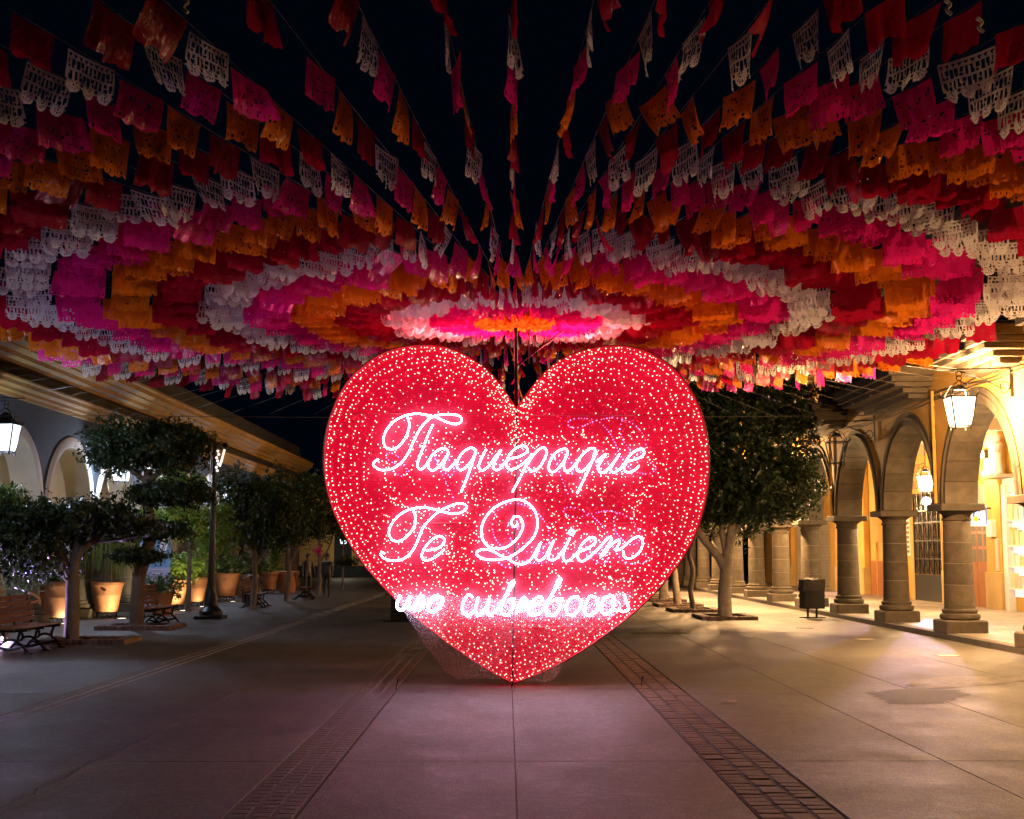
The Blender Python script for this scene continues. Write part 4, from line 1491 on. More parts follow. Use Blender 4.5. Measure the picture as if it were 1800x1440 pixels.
# lamp post with strings of white bulbs at its head
lp = at_ground(370, 1088)
po = thing('lamp_post', 'black iron lamp post with pale bulbs near its top', 'lamp post', (lp.x, lp.y, 0))
MB().cbox(-.36, .36, -.36, .36, 0, .10, .02).lathe([(.30, .10), (.30, .2), (.20, .30), (.17, .34), (.16, .62), (.12, .7), (.11, .78)], 16).build('base', M['iron'], po, 40, False)
MB().lathe([(.105, .78), (.09, 1.5), (.07, 3), (.055, 4.55), (.02, 4.7)], 12).build('shaft', M['iron'], po, 40, False)
MB().tube([(-.02, 0, 4.45), (.16, 0, 4.62), (.30, 0, 4.5)], .018, 6).lathe([(.07, 4.44), (.09, 4.5), (.05, 4.58)], 10, (.27, 0, 0)).build('arm', M['iron'], po, 40, False)
M['tube'] = glow('pale_bulb', (1.0, 0.95, 0.9), 0.85)
for i in range(7):
    MB().lathe([(.001, -.04), (.035, -.02), (.035, .02), (.001, .04)], 8, (.1 + .03 * math.sin(i * 2.1), -.08, 4.35 - i * .085)).build('bulb', M['tube'], po, 60, False)
MB().tube([(.27, -.05, 4.4), (.20, -.05, 4.1), (.15, -.05, 3.95)], .03, 6).build('light_tube', M['tube'], po, 60, False)
MB().tube([(-.08, -.08, 4.3), (-.085, -.09, 3.2)], .012, 5).build('cable', M['white'], po, 60, False)

# litter bin on the right
q = at_ground(1428, 1086)
tb = thing('litter_bin', 'black box litter bin with bag on two legs before the fourth column', 'bin', (q.x, q.y, 0), R(8))
MB().cbox(-.28, .28, -.2, .2, .24, .96, .015).build('body', M['darkmetal'], tb, None, False)
for xv in (-.12, .12):
    MB().tube([(xv, 0, 0), (xv, 0, .3)], .03, 8).build('leg', M['iron'], tb, 40, False)
MB().cbox(-.34, .34, -.06, .06, 0, .025, .005).build('foot', M['iron'], tb, None, False)
bg_ = MB()
nseg = 26
vs, fs = [], []
for j in range(4):
    for i in range(nseg):
        a = 2 * math.pi * i / nseg
        k = 1 + .04 * math.sin(i * 2.7 + j)
        sx_, sy_ = .295 * k, .215 * k
        ca, sa = math.cos(a), math.sin(a)
        m_ = max(abs(ca), abs(sa))
        vs.append((sx_ * ca / m_, sy_ * sa / m_, .70 + .1 * j + .015 * math.sin(i * 1.9)))
for j in range(3):
    for i in range(nseg):
        i2 = (i + 1) % nseg
        fs.append((j * nseg + i, j * nseg + i2, (j + 1) * nseg + i2, (j + 1) * nseg + i))
bg_.add(vs, fs).build('bag', M['bag'], tb, 60, False)
for i in range(5):
    MB().lathe([(.001, 0), (.05, .01), (.06, .05), (.03, .08), (.001, .085)], 7, (-.2 + .09 * i, rnd.uniform(-.1, .1), .94 + rnd.uniform(0, .03))).build('rubbish', M['paper'], tb, None, False)

# litter drum on the left, dark box behind the heart, stone pedestal
q = at_ground(440, 1063)
ld = thing('litter_drum', 'black slatted litter drum with a plastic bag beyond the lamp post', 'bin', (q.x, q.y, 0))
MB().lathe([(.26, .06), (.26, .84), (.24, .86)], 22).build('drum', M['darkmetal'], ld, 40, False)
for i in range(14):
    a = i * 2 * math.pi / 14
    MB().tube([(.275 * math.cos(a), .275 * math.sin(a), .05), (.275 * math.cos(a), .275 * math.sin(a), .86)], .014, 5).build('slat', M['wood'], ld, None, False)
MB().lathe([(.2, .84), (.29, .88), (.27, .95), (.12, .98), (.001, .96)], 16, sx=1).build('bag', M['bag'], ld, 60, False)
q = at_ground(712, 1093)
bxr = thing('equipment_box', 'black equipment box on a flat plate half behind the heart', 'box', (q.x, q.y, 0))
MB().cbox(-.36, .5, -.02, .6, .02, .74, .02).build('body', M['darkmetal'], bxr, None, False)
MB().cbox(-.56, .5, -.08, .66, 0, .02, .004).build('plate', M['iron'], bxr, None, False)
MB().tube(spline([(-.36, .1, .66), (-.48, .08, .68), (-.5, .06, .62)], 4), .012, 5).build('handle', M['darkmetal'], bxr, 50, False)

q = at_depth(32, 1040, 29)
pd = thing('stone_pedestal', 'grey tapered stone pedestal behind the front bench with orange cord loops', 'pedestal', (q.x, 29, 0))
MB().lathe([(.34, 0), (.34, .1), (.30, .14), (.25, 1.12), (.28, 1.16), (.28, 1.22)], 4, rot=math.pi / 4).build('block', M['stone'], pd, None, False)
M['orange_cord'] = surf('orange_cord', (0.55, 0.16, 0.03), .6, .2)
for sgn in (-1, 1):
    MB().tube(spline([(.2 * sgn, -.1, 1.05), (.32 * sgn, -.15, .85), (.52 * sgn, -.15, .68), (.22 * sgn, -.22, .58)], 4), .02, 6).build('cord', M['orange_cord'], pd, 50, False)

# roll-up banner
q = at_depth(272, 985, 38.2)
bn = thing('roll_up_banner', 'blue roll-up banner with white stripes between the palms', 'banner', (q.x, 38.2, 0), R(-6))
M['banner'] = surf('blue_print', (0.16, 0.36, 0.58), .5, .25, .8)
M['banner_lilac'] = surf('lilac_print', (0.38, 0.40, 0.66), .5, .15, 1)
mb = MB()
n = 14
vs, fs = [], []
for j in range(n + 1):
    z = .08 + 2.4 * j / n
    vs += [(-.46, .02 * math.sin(j), z), (.46, .02 * math.sin(j), z)]
    if j:
        a = 2 * j
        fs.append((a - 2, a - 1, a + 1, a))
mb.add(vs, fs)
bo = mb.build('sheet', [M['banner'], M['banner_lilac']], bn, None, False)
bo.data.polygons.foreach_set('material_index', [1 if j < 7 else 0 for j in range(n)])
MB().cbox(-.5, .5, -.08, .12, 0, .08, .02).build('base', M['darkmetal'], bn, None, False)
MB().tube([(0, .06, .08), (0, .06, 2.5)], .015, 6).build('pole', M['darkmetal'], bn, None, False)
for (x0, z0, x1, z1, w_) in ((.12, 1.6, .38, 2.46, .05), (.2, 1.6, .42, 2.44, .02), (.28, 1.6, .44, 2.3, .03)):
    MB().add([(x0 - w_, -.026, z0), (x0 + w_, -.026, z0), (x1 + w_, -.026, z1), (x1 - w_, -.026, z1)], [(0, 1, 2, 3)]).build('print_stripe', M['white'], bn, None, False)
for i, (z, x0, x1, h) in enumerate(((2.3, -.42, .1, .05), (2.22, -.42, .02, .018), (1.95, -.42, .0, .018), (1.9, -.42, -.1, .018), (1.2, -.1, .3, .02), (1.1, -.1, .22, .02), (.9, -.15, .36, .02), (.72, -.05, .2, .03))):
    MB().box(x0, x1, -.027, -.024, z, z + h).build('print_line', M['white'], bn, None, False)
M['redprint'] = surf('red_print', (.6, .05, .06), .5, .1)
MB().box(-.44, -.28, -.028, -.024, .42, .6).build('print_square', M['redprint'], bn, None, False)

# small flower ball hung on the left trees, distant
q = at_depth(559, 969, 50)
fb = thing('flower_ball', 'small magenta paper ball hanging in the dark trees', 'decoration', q)
M['magenta'] = sheet_mat('magenta_paper', (.6, .02, .22), .4, .6)
put('petals', leaf_mesh('petals', [((0, 0, 0), (.13, .13, .13), 160)], .05, M['magenta'], .5, .1), fb, False)
MB().tube([(0, 0, .1), (0, 0, 1.2)], .006, 4).build('cord', M['string'], fb, None, False)


# two distant people
def person(label, loc, rz, stops, arm, h=1.68):
    p = thing('person', label, 'person', loc, rz)
    J = {'pel': (0, 0, .93), 'bel': (0, 0.0, 1.08), 'che': (0, .01, 1.30), 'nk': (0, .0, 1.46), 'hd': (0, -.02, 1.56), 'ht': (0, -.02, 1.66)}
    V = list(J.values())
    rad = [(.15, .11), (.135, .10), (.165, .115), (.055, .055), (.085, .10), (.06, .07)]
    E_ = [(i, i + 1) for i in range(5)]

    def chain(root, pts, rr):
        a = root
        for q_, r_ in zip(pts, rr):
            V.append(q_)
            rad.append((r_, r_))
            E_.append((a, len(V) - 1))
            a = len(V) - 1
    for s in (-1, 1):
        chain(0, [(.09 * s, 0, .86), (.10 * s, -.01, .50), (.10 * s, .02, .09), (.105 * s, -.12, .04)], (.09, .058, .04, .038))
    for s, pts in zip((-1, 1), arm):
        chain(2, [(.185 * s, .01, 1.38)] + pts, (.055, .042, .034, .038))
    me = bpy.data.meshes.new('body')
    me.from_pydata(V, E_, [])
    m, t, b, out = _nodes('clothing')
    tc = t.nodes.new('ShaderNodeTexCoord')
    sp = t.nodes.new('ShaderNodeSeparateXYZ')
    t.links.new(tc.outputs['Object'], sp.inputs[0])
    mr = t.nodes.new('ShaderNodeMapRange')
    mr.inputs['From Max'].default_value = 1.7
    t.links.new(sp.outputs['Z'], mr.inputs['Value'])
    cr = t.nodes.new('ShaderNodeValToRGB')
    cr.color_ramp.interpolation = 'CONSTANT'
    el = cr.color_ramp.elements
    el[0].position, el[0].color = 0, (*stops[0][1], 1)
    el[1].position, el[1].color = stops[1][0] / 1.7, (*stops[1][1], 1)
    for z, c_ in stops[2:]:
        e = el.new(z / 1.7)
        e.color = (*c_, 1)
    t.links.new(mr.outputs[0], cr.inputs[0])
    t.links.new(cr.outputs[0], b.inputs['Base Color'])
    me.materials.append(m)
    o = put('body', me, p, False)
    sk = o.modifiers.new('skin', 'SKIN')
    for i, r_ in enumerate(rad):
        me.skin_vertices[0].data[i].radius = r_
    me.skin_vertices[0].data[0].use_root = True
    ss = o.modifiers.new('sub', 'SUBSURF')
    ss.levels = ss.render_levels = 2
    o.scale = (h / 1.70,) * 3
    hm = MB().lathe([(.095, 1.55), (.10, 1.60), (.085, 1.66), (.05, 1.70), (.001, 1.715)], 12, (0, .0, 0), sx=.9).build('hair', M['iron'], p, 50, False)
    hm.scale = (h / 1.70,) * 3
    return p


skin = (.42, .25, .16)
q = at_depth(541, 1000, 51)
person('person in dark clothes with one bare arm standing in the far shade', (q.x, 51, 0), R(35), [(0, (.006, .006, .008)), (.9, (.008, .008, .01)), (1.44, (.1, .06, .04))], ([(-.24, 0, 1.12), (-.25, -.06, .9), (-.24, -.08, .8)], [(.25, -.02, 1.12), (.27, -.10, .92), (.25, -.16, .84)]))
q = at_depth(575, 1000, 50)
person('person in a grey-green jacket and light scarf in the far shade', (q.x, 50, 0), R(-20), [(0, (.01, .012, .012)), (.9, (.02, .025, .02)), (1.38, (.3, .27, .2)), (1.46, (.1, .06, .04))], ([(-.23, 0, 1.12), (-.2, -.1, .95), (-.08, -.16, .98)], [(.24, 0, 1.12), (.24, -.04, .9), (.24, -.06, .8)]))

# ------------------------------------------------------------------ the heart
HY = 17.17
hx = at_ground(900, 1205)
heart = thing('heart_sign', 'giant glowing red heart covered in fairy lights and white neon script', 'heart sign', (hx.x, HY, 0))


HT = .13


def hp(px, py, dy=0.0):
    v = at_depth(px, py, HY)
    return Vector((v.x, HY + dy, v.z))


out_r = [(930, 690), (960, 655), (1000, 628), (1050, 614), (1100, 612), (1150, 628), (1195, 665), (1225, 715), (1240, 770), (1243, 830), (1235, 890), (1215, 950), (1180, 1005), (1130, 1060), (1075, 1105), (1010, 1150), (950, 1181)]
out_l = [(870, 1183), (820, 1152), (760, 1107), (700, 1055), (650, 1003), (615, 953), (592, 908), (577, 860), (572, 805), (580, 745), (605, 685), (645, 642), (690, 618), (740, 610), (780, 613), (820, 629), (860, 657), (888, 692)]
right = spline([(907, 722, 0)] + [(a, b, 0) for a, b in out_r] + [(901, 1200, 0)], 5)
left = spline([(901, 1200, 0)] + [(a, b, 0) for a, b in out_l] + [(907, 722, 0)], 5)
outline = [(p.x, p.y) for p in right[:-1] + left[:-1]]
HC = (906, 885)


def inset(s):
    return [(HC[0] + (x - HC[0]) * s, HC[1] + (y - HC[1]) * s) for x, y in outline]


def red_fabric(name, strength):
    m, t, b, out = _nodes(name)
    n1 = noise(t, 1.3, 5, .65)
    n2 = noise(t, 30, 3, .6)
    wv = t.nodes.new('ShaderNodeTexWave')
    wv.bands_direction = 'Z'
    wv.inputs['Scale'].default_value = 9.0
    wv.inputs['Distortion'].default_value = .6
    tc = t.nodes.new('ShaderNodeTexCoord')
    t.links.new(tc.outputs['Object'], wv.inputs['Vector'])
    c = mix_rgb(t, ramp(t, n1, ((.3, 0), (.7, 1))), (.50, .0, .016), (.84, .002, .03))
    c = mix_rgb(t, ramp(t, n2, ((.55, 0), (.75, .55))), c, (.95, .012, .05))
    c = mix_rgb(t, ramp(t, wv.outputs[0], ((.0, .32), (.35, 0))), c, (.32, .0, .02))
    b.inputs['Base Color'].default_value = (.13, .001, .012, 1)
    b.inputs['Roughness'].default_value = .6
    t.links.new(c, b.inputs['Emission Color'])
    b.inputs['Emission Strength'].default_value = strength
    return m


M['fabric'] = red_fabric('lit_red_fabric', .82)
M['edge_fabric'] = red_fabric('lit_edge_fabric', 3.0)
M['rim'] = surf('red_rim', (.45, .01, .02), .45, .2, 6)


def heart_face(sgn, name):
    mb = MB()
    ss = [1.0, .96, .9, .8, .68, .52, .34, .16]
    N = len(outline)
    for s in ss:
        mb.v += [tuple(hp(x, y, sgn * (HT + .13 * (1 - s ** 3)))) for x, y in inset(s)]
    mb.v.append(tuple(hp(*HC, sgn * (HT + .13))))
    for k in range(len(ss) - 1):
        for i in range(N):
            j = (i + 1) % N
            mb.f.append((k * N + i, k * N + j, (k + 1) * N + j, (k + 1) * N + i))
    b0 = (len(ss) - 1) * N
    for i in range(N):
        mb.f.append((b0 + i, b0 + (i + 1) % N, len(mb.v) - 1))
    mb.m = [0] * len(mb.f)
    return mb.build(name, M['fabric'], heart, 60)


heart_face(-1, 'front_panel')
heart_face(1, 'back_panel')
sd = MB()
N = len(outline)
sd.v = [tuple(hp(x, y, -HT)) for x, y in outline] + [tuple(hp(x, y, HT)) for x, y in outline]
sd.f = [(i, (i + 1) % N, N + (i + 1) % N, N + i) for i in range(N)]
sd.m = [0] * N
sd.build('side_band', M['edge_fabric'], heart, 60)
MB().tube([hp(x, y, -HT - .005) for x, y in outline], .017, 6, closed=True).build('rim', M['rim'], heart, 60)
MB().tube([hp(x, y, HT + .005) for x, y in outline], .017, 6, closed=True).build('rim', M['rim'], heart, 60)
# central pole: foot on the ground, up past the notch to the hub of the flag strings
HUBZ = 5.0
MB().tube([(hx.x, HY - .06, -.02), (hx.x + .005, HY - .1, .2)], .014, 8).build('foot_spike', M['iron'], heart, 40)
MB().tube([hp(901, 1200, -HT - .02), hp(902, 1100, -HT - .08), hp(904, 990, -HT - .14), hp(906, 885, -HT - .165), hp(907, 800, -HT - .13), hp(908, 735, -HT - .04), hp(908, 700, -.03)], .013, 6).build('seam_bar', M['darkmetal'], heart, 40)
hb = hp(908, 720)
MB().tube([(hb.x, HY, 3.3), (.12, HY, HUBZ + .1)], .024, 8).build('pole', M['darkmetal'], heart, 40)
MB().lathe([(.05, HUBZ - .08), (.09, HUBZ - .04), (.09, HUBZ + .04), (.03, HUBZ + .12)], 12, (.12, HY, 0)).build('hub', M['darkmetal'], heart, 40)
MB().tube([(.12, HY, 4.15), (.75, HY - .1, 4.62)], .012, 6).build('stay', M['darkmetal'], heart, 40)
MB().tube([(.3, HY + .05, 4.2), (.3, HY + .05, 4.8)], .012, 6).build('stay', M['darkmetal'], heart, 40)
MB().tube([hp(800, 632, 0), (.12, HY + .02, 4.05)], .008, 5).build('stay', M['darkmetal'], heart, 40)
# two red flood lamps added unseen behind the heart to redden the flags above
M['added_redlens'] = glow('added_red_flood_lens', (1.0, .06, .12), 6.0, False)
for dx in (-.8, .8):
    MB().cbox(.12 + dx - .14, .12 + dx + .14, HY + .30, HY + .42, 3.95, 4.06, .01).build('added_flood_lamp', M['darkmetal'], heart)
    MB().box(.12 + dx - .12, .12 + dx + .12, HY + .31, HY + .41, 4.062, 4.066).build('flood_lens', M['added_redlens'], heart)
    light('lamp_light', 'SPOT', (.12 + dx - hx.x, .36, 4.1), 800, (1, .085, .10), heart, .06, spot_size=R(150), spot_blend=.5, aim=(-dx * .25, -.25, 1))
# panel seams
for py, xa, xb in ((1100, 760, 1085), (765 - 35, 590, 900), (733, 925, 1228), (920, 640, 1200), (1065, 712, 1120)):
    z_ = hp(900, py).z
    pts = []
    for i in range(21):
        x = xa + (xb - xa) * i / 20
        r_ = min(1, max(abs(x - HC[0]) / 335, abs(py - HC[1]) / 300))
        pts.append(hp(x, py, -(HT + .002 + .13 * (1 - r_ ** 3))))
    MB().tube(pts, .005, 4).build('seam', M['rim'], heart, None)

# fairy lights: rows that follow the outline, then a loose fill
pts2d = []
lr = random.Random(3)
for s, jx, gap, ymax in ((.985, 1.2, 7, 9999), (.962, 1.4, 8, 9999), (.925, 1.5, 8.5, 9999), (.90, 1.6, 9, 9999), (.858, 1.7, 9.5, 9999), (.83, 1.8, 11, 9999), (.79, 1.8, 11, 9999), (.765, 2.4, 17, 900),
                         (.715, 2.2, 15, 830), (.66, 2.2, 17, 800), (.60, 2.2, 17, 780)):
    ring = inset(s)
    acc = 0.0
    for (x0, y0), (x1, y1) in zip(ring, ring[1:] + ring[:1]):
        L = math.hypot(x1 - x0, y1 - y0)
        while acc < L:
            t = acc / max(L, 1e-6)
            q_ = (x0 + (x1 - x0) * t + lr.gauss(0, jx), y0 + (y1 - y0) * t + lr.gauss(0, jx))
            if q_[1] < ymax:
                pts2d.append(q_)
            acc += gap * lr.uniform(.5, 1.5)
        acc -= L


def inside(x, y):
    c = False
    n = len(outline)
    for i in range(n):
        x0, y0 = outline[i]
        x1, y1 = outline[i - 1]
        if (y0 > y) != (y1 > y) and x < (x1 - x0) * (y - y0) / (y1 - y0) + x0:
            c = not c
    return c


def s_of(x, y):
    """how far out a point lies between the centre (0) and the outline (1)"""
    a = math.atan2(y - HC[1], x - HC[0])
    best, br = 9, 1
    for ox, oy in outline:
        d = abs(math.atan2(math.sin(math.atan2(oy - HC[1], ox - HC[0]) - a), math.cos(math.atan2(oy - HC[1], ox - HC[0]) - a)))
        if d < best:
            best, br = d, math.hypot(ox - HC[0], oy - HC[1])
    return min(1, math.hypot(x - HC[0], y - HC[1]) / br)


cnt = 0
while cnt < 1450:
    x, y = lr.uniform(580, 1235), lr.uniform(640, 1180)
    sv = s_of(x, y)
    if sv < .76 and (y > 760 or sv < .5):
        # loose wires: short runs of bulbs
        a = lr.choice((0, math.pi / 2, .3, 1.2)) + lr.gauss(0, .3)
        for k in range(lr.randint(1, 4)):
            pts2d.append((x + k * 11 * math.cos(a) + lr.gauss(0, 2), y + k * 11 * math.sin(a) + lr.gauss(0, 2)))
            cnt += 1


def dots(pp, rad, extra, name, mat, spread=.3):
    mb = MB()
    o8 = [(1, 0, 0), (-1, 0, 0), (0, 1, 0), (0, -1, 0), (0, 0, 1), (0, 0, -1)]
    f8 = [(0, 2, 4), (2, 1, 4), (1, 3, 4), (3, 0, 4), (2, 0, 5), (1, 2, 5), (3, 1, 5), (0, 3, 5)]
    for x, y in pp:
        if not inside(x, y):
            continue
        sv = s_of(x, y)
        c = hp(x, y, -(HT + .13 * (1 - sv ** 3)) - extra)
        r = rad * lr.uniform(1 - spread, 1 + spread)
        mb.add([(c.x + a * r, c.y + b * r, c.z + d * r) for a, b, d in o8], f8)
    o = mb.build(name, mat, heart)
    o['kind'] = 'stuff'
    return o


M['led'] = glow('warm_fairy_bulb', (1.0, 0.20, 0.15), 15.0)
M['glint_red'] = glow('red_glint', (1.0, 0.04, 0.07), 1.1, False)
M['led_pink'] = glow('pink_fairy_bulb', (1.0, 0.30, 0.85), 1.3, False)
dots(pts2d, .0078, .022, 'fairy_lights', M['led'])
dots([(lr.uniform(572, 1243), lr.uniform(610, 1200)) for _ in range(4200)], .0075, .008, 'glint_dots', M['glint_red'], .5)  # fine red sparkle of the fabric, put in as dim glowing dots

# neon script, traced as single strokes
A = (640, 700, 6.4286)
B = (880, 700, 6.4286)
Cc = (640, 860, 6.4286)
D = (880, 860, 6.4286)
E5 = (680, 1000, 4.0909)


def fr(z, pts):
    return [(z[0] + u / z[2], z[1] + v / z[2]) for u, v in pts]


T1 = fr(A, [(510, 238), (532, 330), (500, 450), (420, 560), (340, 600), (268, 575), (245, 500), (270, 400), (350, 300), (430, 250), (510, 220), (620, 205), (740, 222), (840, 250), (950, 300), (1050, 320), (1110, 290), (1100, 240), (1020, 215),
            (900, 215), (800, 235), (720, 290), (640, 390), (580, 510), (520, 640), (440, 750), (340, 815), (220, 830), (145, 790), (135, 750), (190, 708)])
W1 = [T1,
      fr(A, [(795, 325), (740, 440), (690, 570), (640, 700), (622, 785), (655, 822), (710, 785), (770, 690)]),
      fr(A, [(962, 660), (955, 610), (900, 590), (820, 630), (750, 720), (742, 800), (790, 835), (860, 790), (930, 700), (960, 650), (915, 760), (925, 825), (975, 815), (1060, 720)]),
      fr(A, [(1262, 660), (1255, 600), (1200, 585), (1120, 640), (1065, 730), (1062, 800), (1110, 832), (1180, 780), (1245, 690), (1270, 610), (1225, 770), (1165, 930), (1105, 1075)]),
      fr(A, [(1385, 600), (1325, 715), (1300, 795), (1340, 835), (1410, 790), (1480, 690), (1550, 605), (1485, 720), (1460, 795), (1500, 832), (1570, 790)]),
      fr(B, [(0, 800), (90, 712), (200, 685), (290, 630), (290, 580), (230, 562), (130, 620), (70, 720), (65, 790), (110, 825), (190, 800), (300, 715)]),
      fr(B, [(345, 650), (310, 720), (240, 870), (130, 1075)]),
      fr(B, [(305, 760), (345, 690), (420, 605), (480, 580), (512, 630), (480, 720), (420, 810), (350, 842), (310, 805)]),
      fr(B, [(742, 640), (730, 598), (680, 600), (600, 650), (542, 750), (540, 830), (590, 852), (660, 790), (725, 695), (742, 640), (702, 760), (720, 835), (770, 832), (850, 740)]),
      fr(B, [(1052, 640), (1040, 590), (980, 600), (890, 680), (842, 770), (850, 832), (900, 845), (970, 790), (1040, 690), (1052, 620), (1000, 770), (930, 920), (850, 1090)]),
      fr(B, [(1060, 740), (1170, 650), (1110, 740), (1080, 812), (1112, 856), (1170, 840), (1250, 750), (1322, 650), (1260, 745), (1222, 822), (1260, 856), (1340, 810)]),
      fr(B, [(1340, 800), (1400, 740), (1530, 700), (1592, 650), (1580, 602), (1530, 600), (1440, 660), (1382, 750), (1370, 822), (1410, 856), (1480, 836), (1530, 790)])]
T2 = fr(Cc, [(570, 242), (602, 330), (580, 440), (500, 540), (420, 590), (340, 575), (305, 500), (330, 410), (400, 320), (480, 262), (560, 232), (680, 215), (800, 235), (900, 262), (1010, 285), (1110, 270), (1165, 220), (1140, 180), (1060, 175),
             (960, 210), (860, 260), (770, 340), (690, 430), (650, 520), (600, 640), (540, 730), (460, 790), (360, 806), (260, 785), (215, 742), (228, 712), (258, 730)])
W2 = [T2,
      fr(Cc, [(720, 690), (820, 680), (900, 630), (920, 570), (870, 535), (800, 560), (720, 640), (672, 730), (682, 790), (740, 802), (830, 760), (920, 680)])]
W3 = [fr(Cc, [(1735, 400), (1700, 430), (1662, 390), (1690, 325), (1750, 320), (1790, 390), (1780, 470), (1720, 570), (1620, 650), (1520, 672), (1410, 650), (1342, 560), (1330, 460), (1360, 360), (1440, 250), (1560, 170), (1700, 130)])
      + fr(D, [(260, 145), (350, 210), (400, 310), (410, 420), (370, 540), (280, 640), (180, 720)])
      + fr(Cc, [(1620, 775), (1500, 797), (1380, 792), (1290, 752), (1280, 712), (1340, 682), (1440, 692), (1520, 740), (1620, 785), (1710, 835)]) + fr(D, [(265, 842), (340, 790)]),
      fr(D, [(345, 785), (400, 690), (450, 600), (405, 710), (392, 780), (430, 806), (490, 770), (550, 660), (592, 580), (545, 700), (532, 780), (580, 802), (640, 760), (720, 650)]),
      fr(D, [(770, 555), (720, 660), (692, 760), (720, 812), (780, 790), (860, 710)]),
      fr(D, [(790 + 26 * math.cos(i * .7), 492 + 26 * math.sin(i * .7)) for i in range(10)]),
      fr(D, [(860, 712), (960, 672), (1050, 605), (1040, 552), (980, 556), (900, 630), (862, 720), (862, 790), (910, 812), (980, 770), (1100, 660)]),
      fr(D, [(1090, 670), (1190, 557), (1232, 562), (1200, 625), (1150, 700), (1110, 752), (1140, 742), (1220, 640), (1290, 585), (1320, 600), (1275, 690)]),
      fr(D, [(1275, 692), (1340, 672), (1430, 592), (1520, 540), (1572, 580), (1560, 680), (1500, 750), (1420, 786), (1370, 760), (1360, 700)])]
W4 = [fr(E5, [(110, 185), (90, 240), (95, 280), (130, 285), (165, 230), (180, 190), (160, 250), (180, 285), (225, 250)]),
      fr(E5, [(225, 250), (255, 185), (275, 235), (262, 280), (215, 292)]),
      fr(E5, [(395, 200), (355, 190), (312, 240), (310, 288), (350, 300), (398, 255), (408, 205), (370, 200)])]
W5 = [fr(E5, [(622, 200), (592, 182), (556, 235), (550, 298), (590, 326), (640, 290)]),
      fr(E5, [(662, 198), (640, 290), (668, 322), (710, 282), (742, 200), (722, 285), (742, 326), (790, 290)]),
      fr(E5, [(795, 285), (855, 190), (912, 100), (898, 92), (860, 175), (822, 270), (832, 315), (870, 322), (908, 265), (900, 212), (872, 222), (922, 208)]),
      fr(E5, [(930, 315), (955, 235), (985, 198), (1000, 235), (945, 300)]),
      fr(E5, [(1010, 272), (1070, 252), (1112, 212), (1090, 195), (1040, 230), (1012, 290), (1040, 326), (1100, 310)]),
      fr(E5, [(1105, 305), (1180, 180), (1242, 82), (1230, 72), (1190, 160), (1142, 270), (1152, 320), (1200, 322), (1240, 262), (1222, 212), (1190, 222), (1262, 208)]),
      fr(E5, [(1372, 200), (1320, 202), (1282, 260), (1290, 312), (1332, 322), (1380, 272), (1390, 212)]),
      fr(E5, [(1490, 200), (1450, 192), (1422, 242), (1412, 300), (1442, 326), (1500, 290), (1500, 215)]),
      fr(E5, [(1602, 190), (1552, 202), (1532, 260), (1542, 312), (1582, 312), (1620, 252), (1612, 190), (1612, 280), (1650, 292)]),
      fr(E5, [(1690, 180), (1705, 225), (1722, 280), (1682, 300), (1652, 282)])]


def neon(name, strokes, rad, mat, label, dy):
    mb = MB()
    for st_ in strokes:
        sp = spline([(x, y, 0) for x, y in st_], 4)
        mb.tube([hp(p.x, p.y, dy) for p in sp], rad, 6)
    o = mb.build(name, mat, heart, 60)
    o['label'] = label
    return o


M['neon'] = glow('pink_white_neon', (0.84, 0.68, 1.0), 24.0)
M['neon_hot'] = glow('white_neon', (0.80, 0.76, 1.0), 30.0)
NY = -HT - .195
neon('neon_word', W1, .0098, M['neon'], 'white neon script word Tlaquepaque', NY)
neon('neon_word', W2, .0098, M['neon'], 'white neon script word Te', NY)
neon('neon_word', W3, .0098, M['neon'], 'white neon script word Quiero', NY)
neon('neon_word', W4, .017, M['neon_hot'], 'blazing white neon word uso veiled by gauze', NY)
neon('neon_word', W5, .0135, M['neon_hot'], 'bright white neon word cubrebocas veiled by gauze', NY)
# the same words on the far side, showing through as dotted pink strings
mir = []
for st_ in W1[:1] + W1[3:4] + W1[9:10] + W1[11:] + W2 + W3[:1]:
    sp = spline([(x, y, 0) for x, y in st_], 4)
    last = None
    for p in sp:
        if last is None or (p - last).length > 4.5:
            mir.append((2 * 905 - p.x, p.y + 6))
            last = p
dots(mir, .0095, .012, 'dotted_script', M['led_pink'], .3)

# gauze wrapped round the tip
mg, tg, bgx, og = _nodes('white_gauze')
bgx.inputs['Base Color'].default_value = (.5, .47, .49, 1)
bgx.inputs['Roughness'].default_value = .5
trg = tg.nodes.new('ShaderNodeBsdfTransparent')
tlg = tg.nodes.new('ShaderNodeBsdfTranslucent')
tlg.inputs[0].default_value = (.45, .42, .44, 1)
mx1 = tg.nodes.new('ShaderNodeMixShader')
mx1.inputs[0].default_value = .5
tg.links.new(bgx.outputs[0], mx1.inputs[1])
tg.links.new(tlg.outputs[0], mx1.inputs[2])
mx2 = tg.nodes.new('ShaderNodeMixShader')
f1 = ramp(tg, noise(tg, 75, 2, .6), ((.46, .10), (.66, .75)))
tg.links.new(f1, mx2.inputs[0])
tg.links.new(trg.outputs[0], mx2.inputs[1])
tg.links.new(mx1.outputs[0], mx2.inputs[2])
tg.links.new(mx2.outputs[0], og.inputs['Surface'])
M['gauze'] = mg
top = spline([(x, y, 0) for x, y in [(682, 1027), (730, 1040), (790, 1046), (850, 1050), (905, 1052), (970, 1052), (1030, 1048), (1080, 1042), (1117, 1036)]], 4)
bot = spline([(x, y, 0) for x, y in [(682, 1028), (728, 1094), (764, 1150), (800, 1186), (850, 1188), (905, 1191), (970, 1191), (995, 1152), (1055, 1100), (1117, 1037)]], 4)


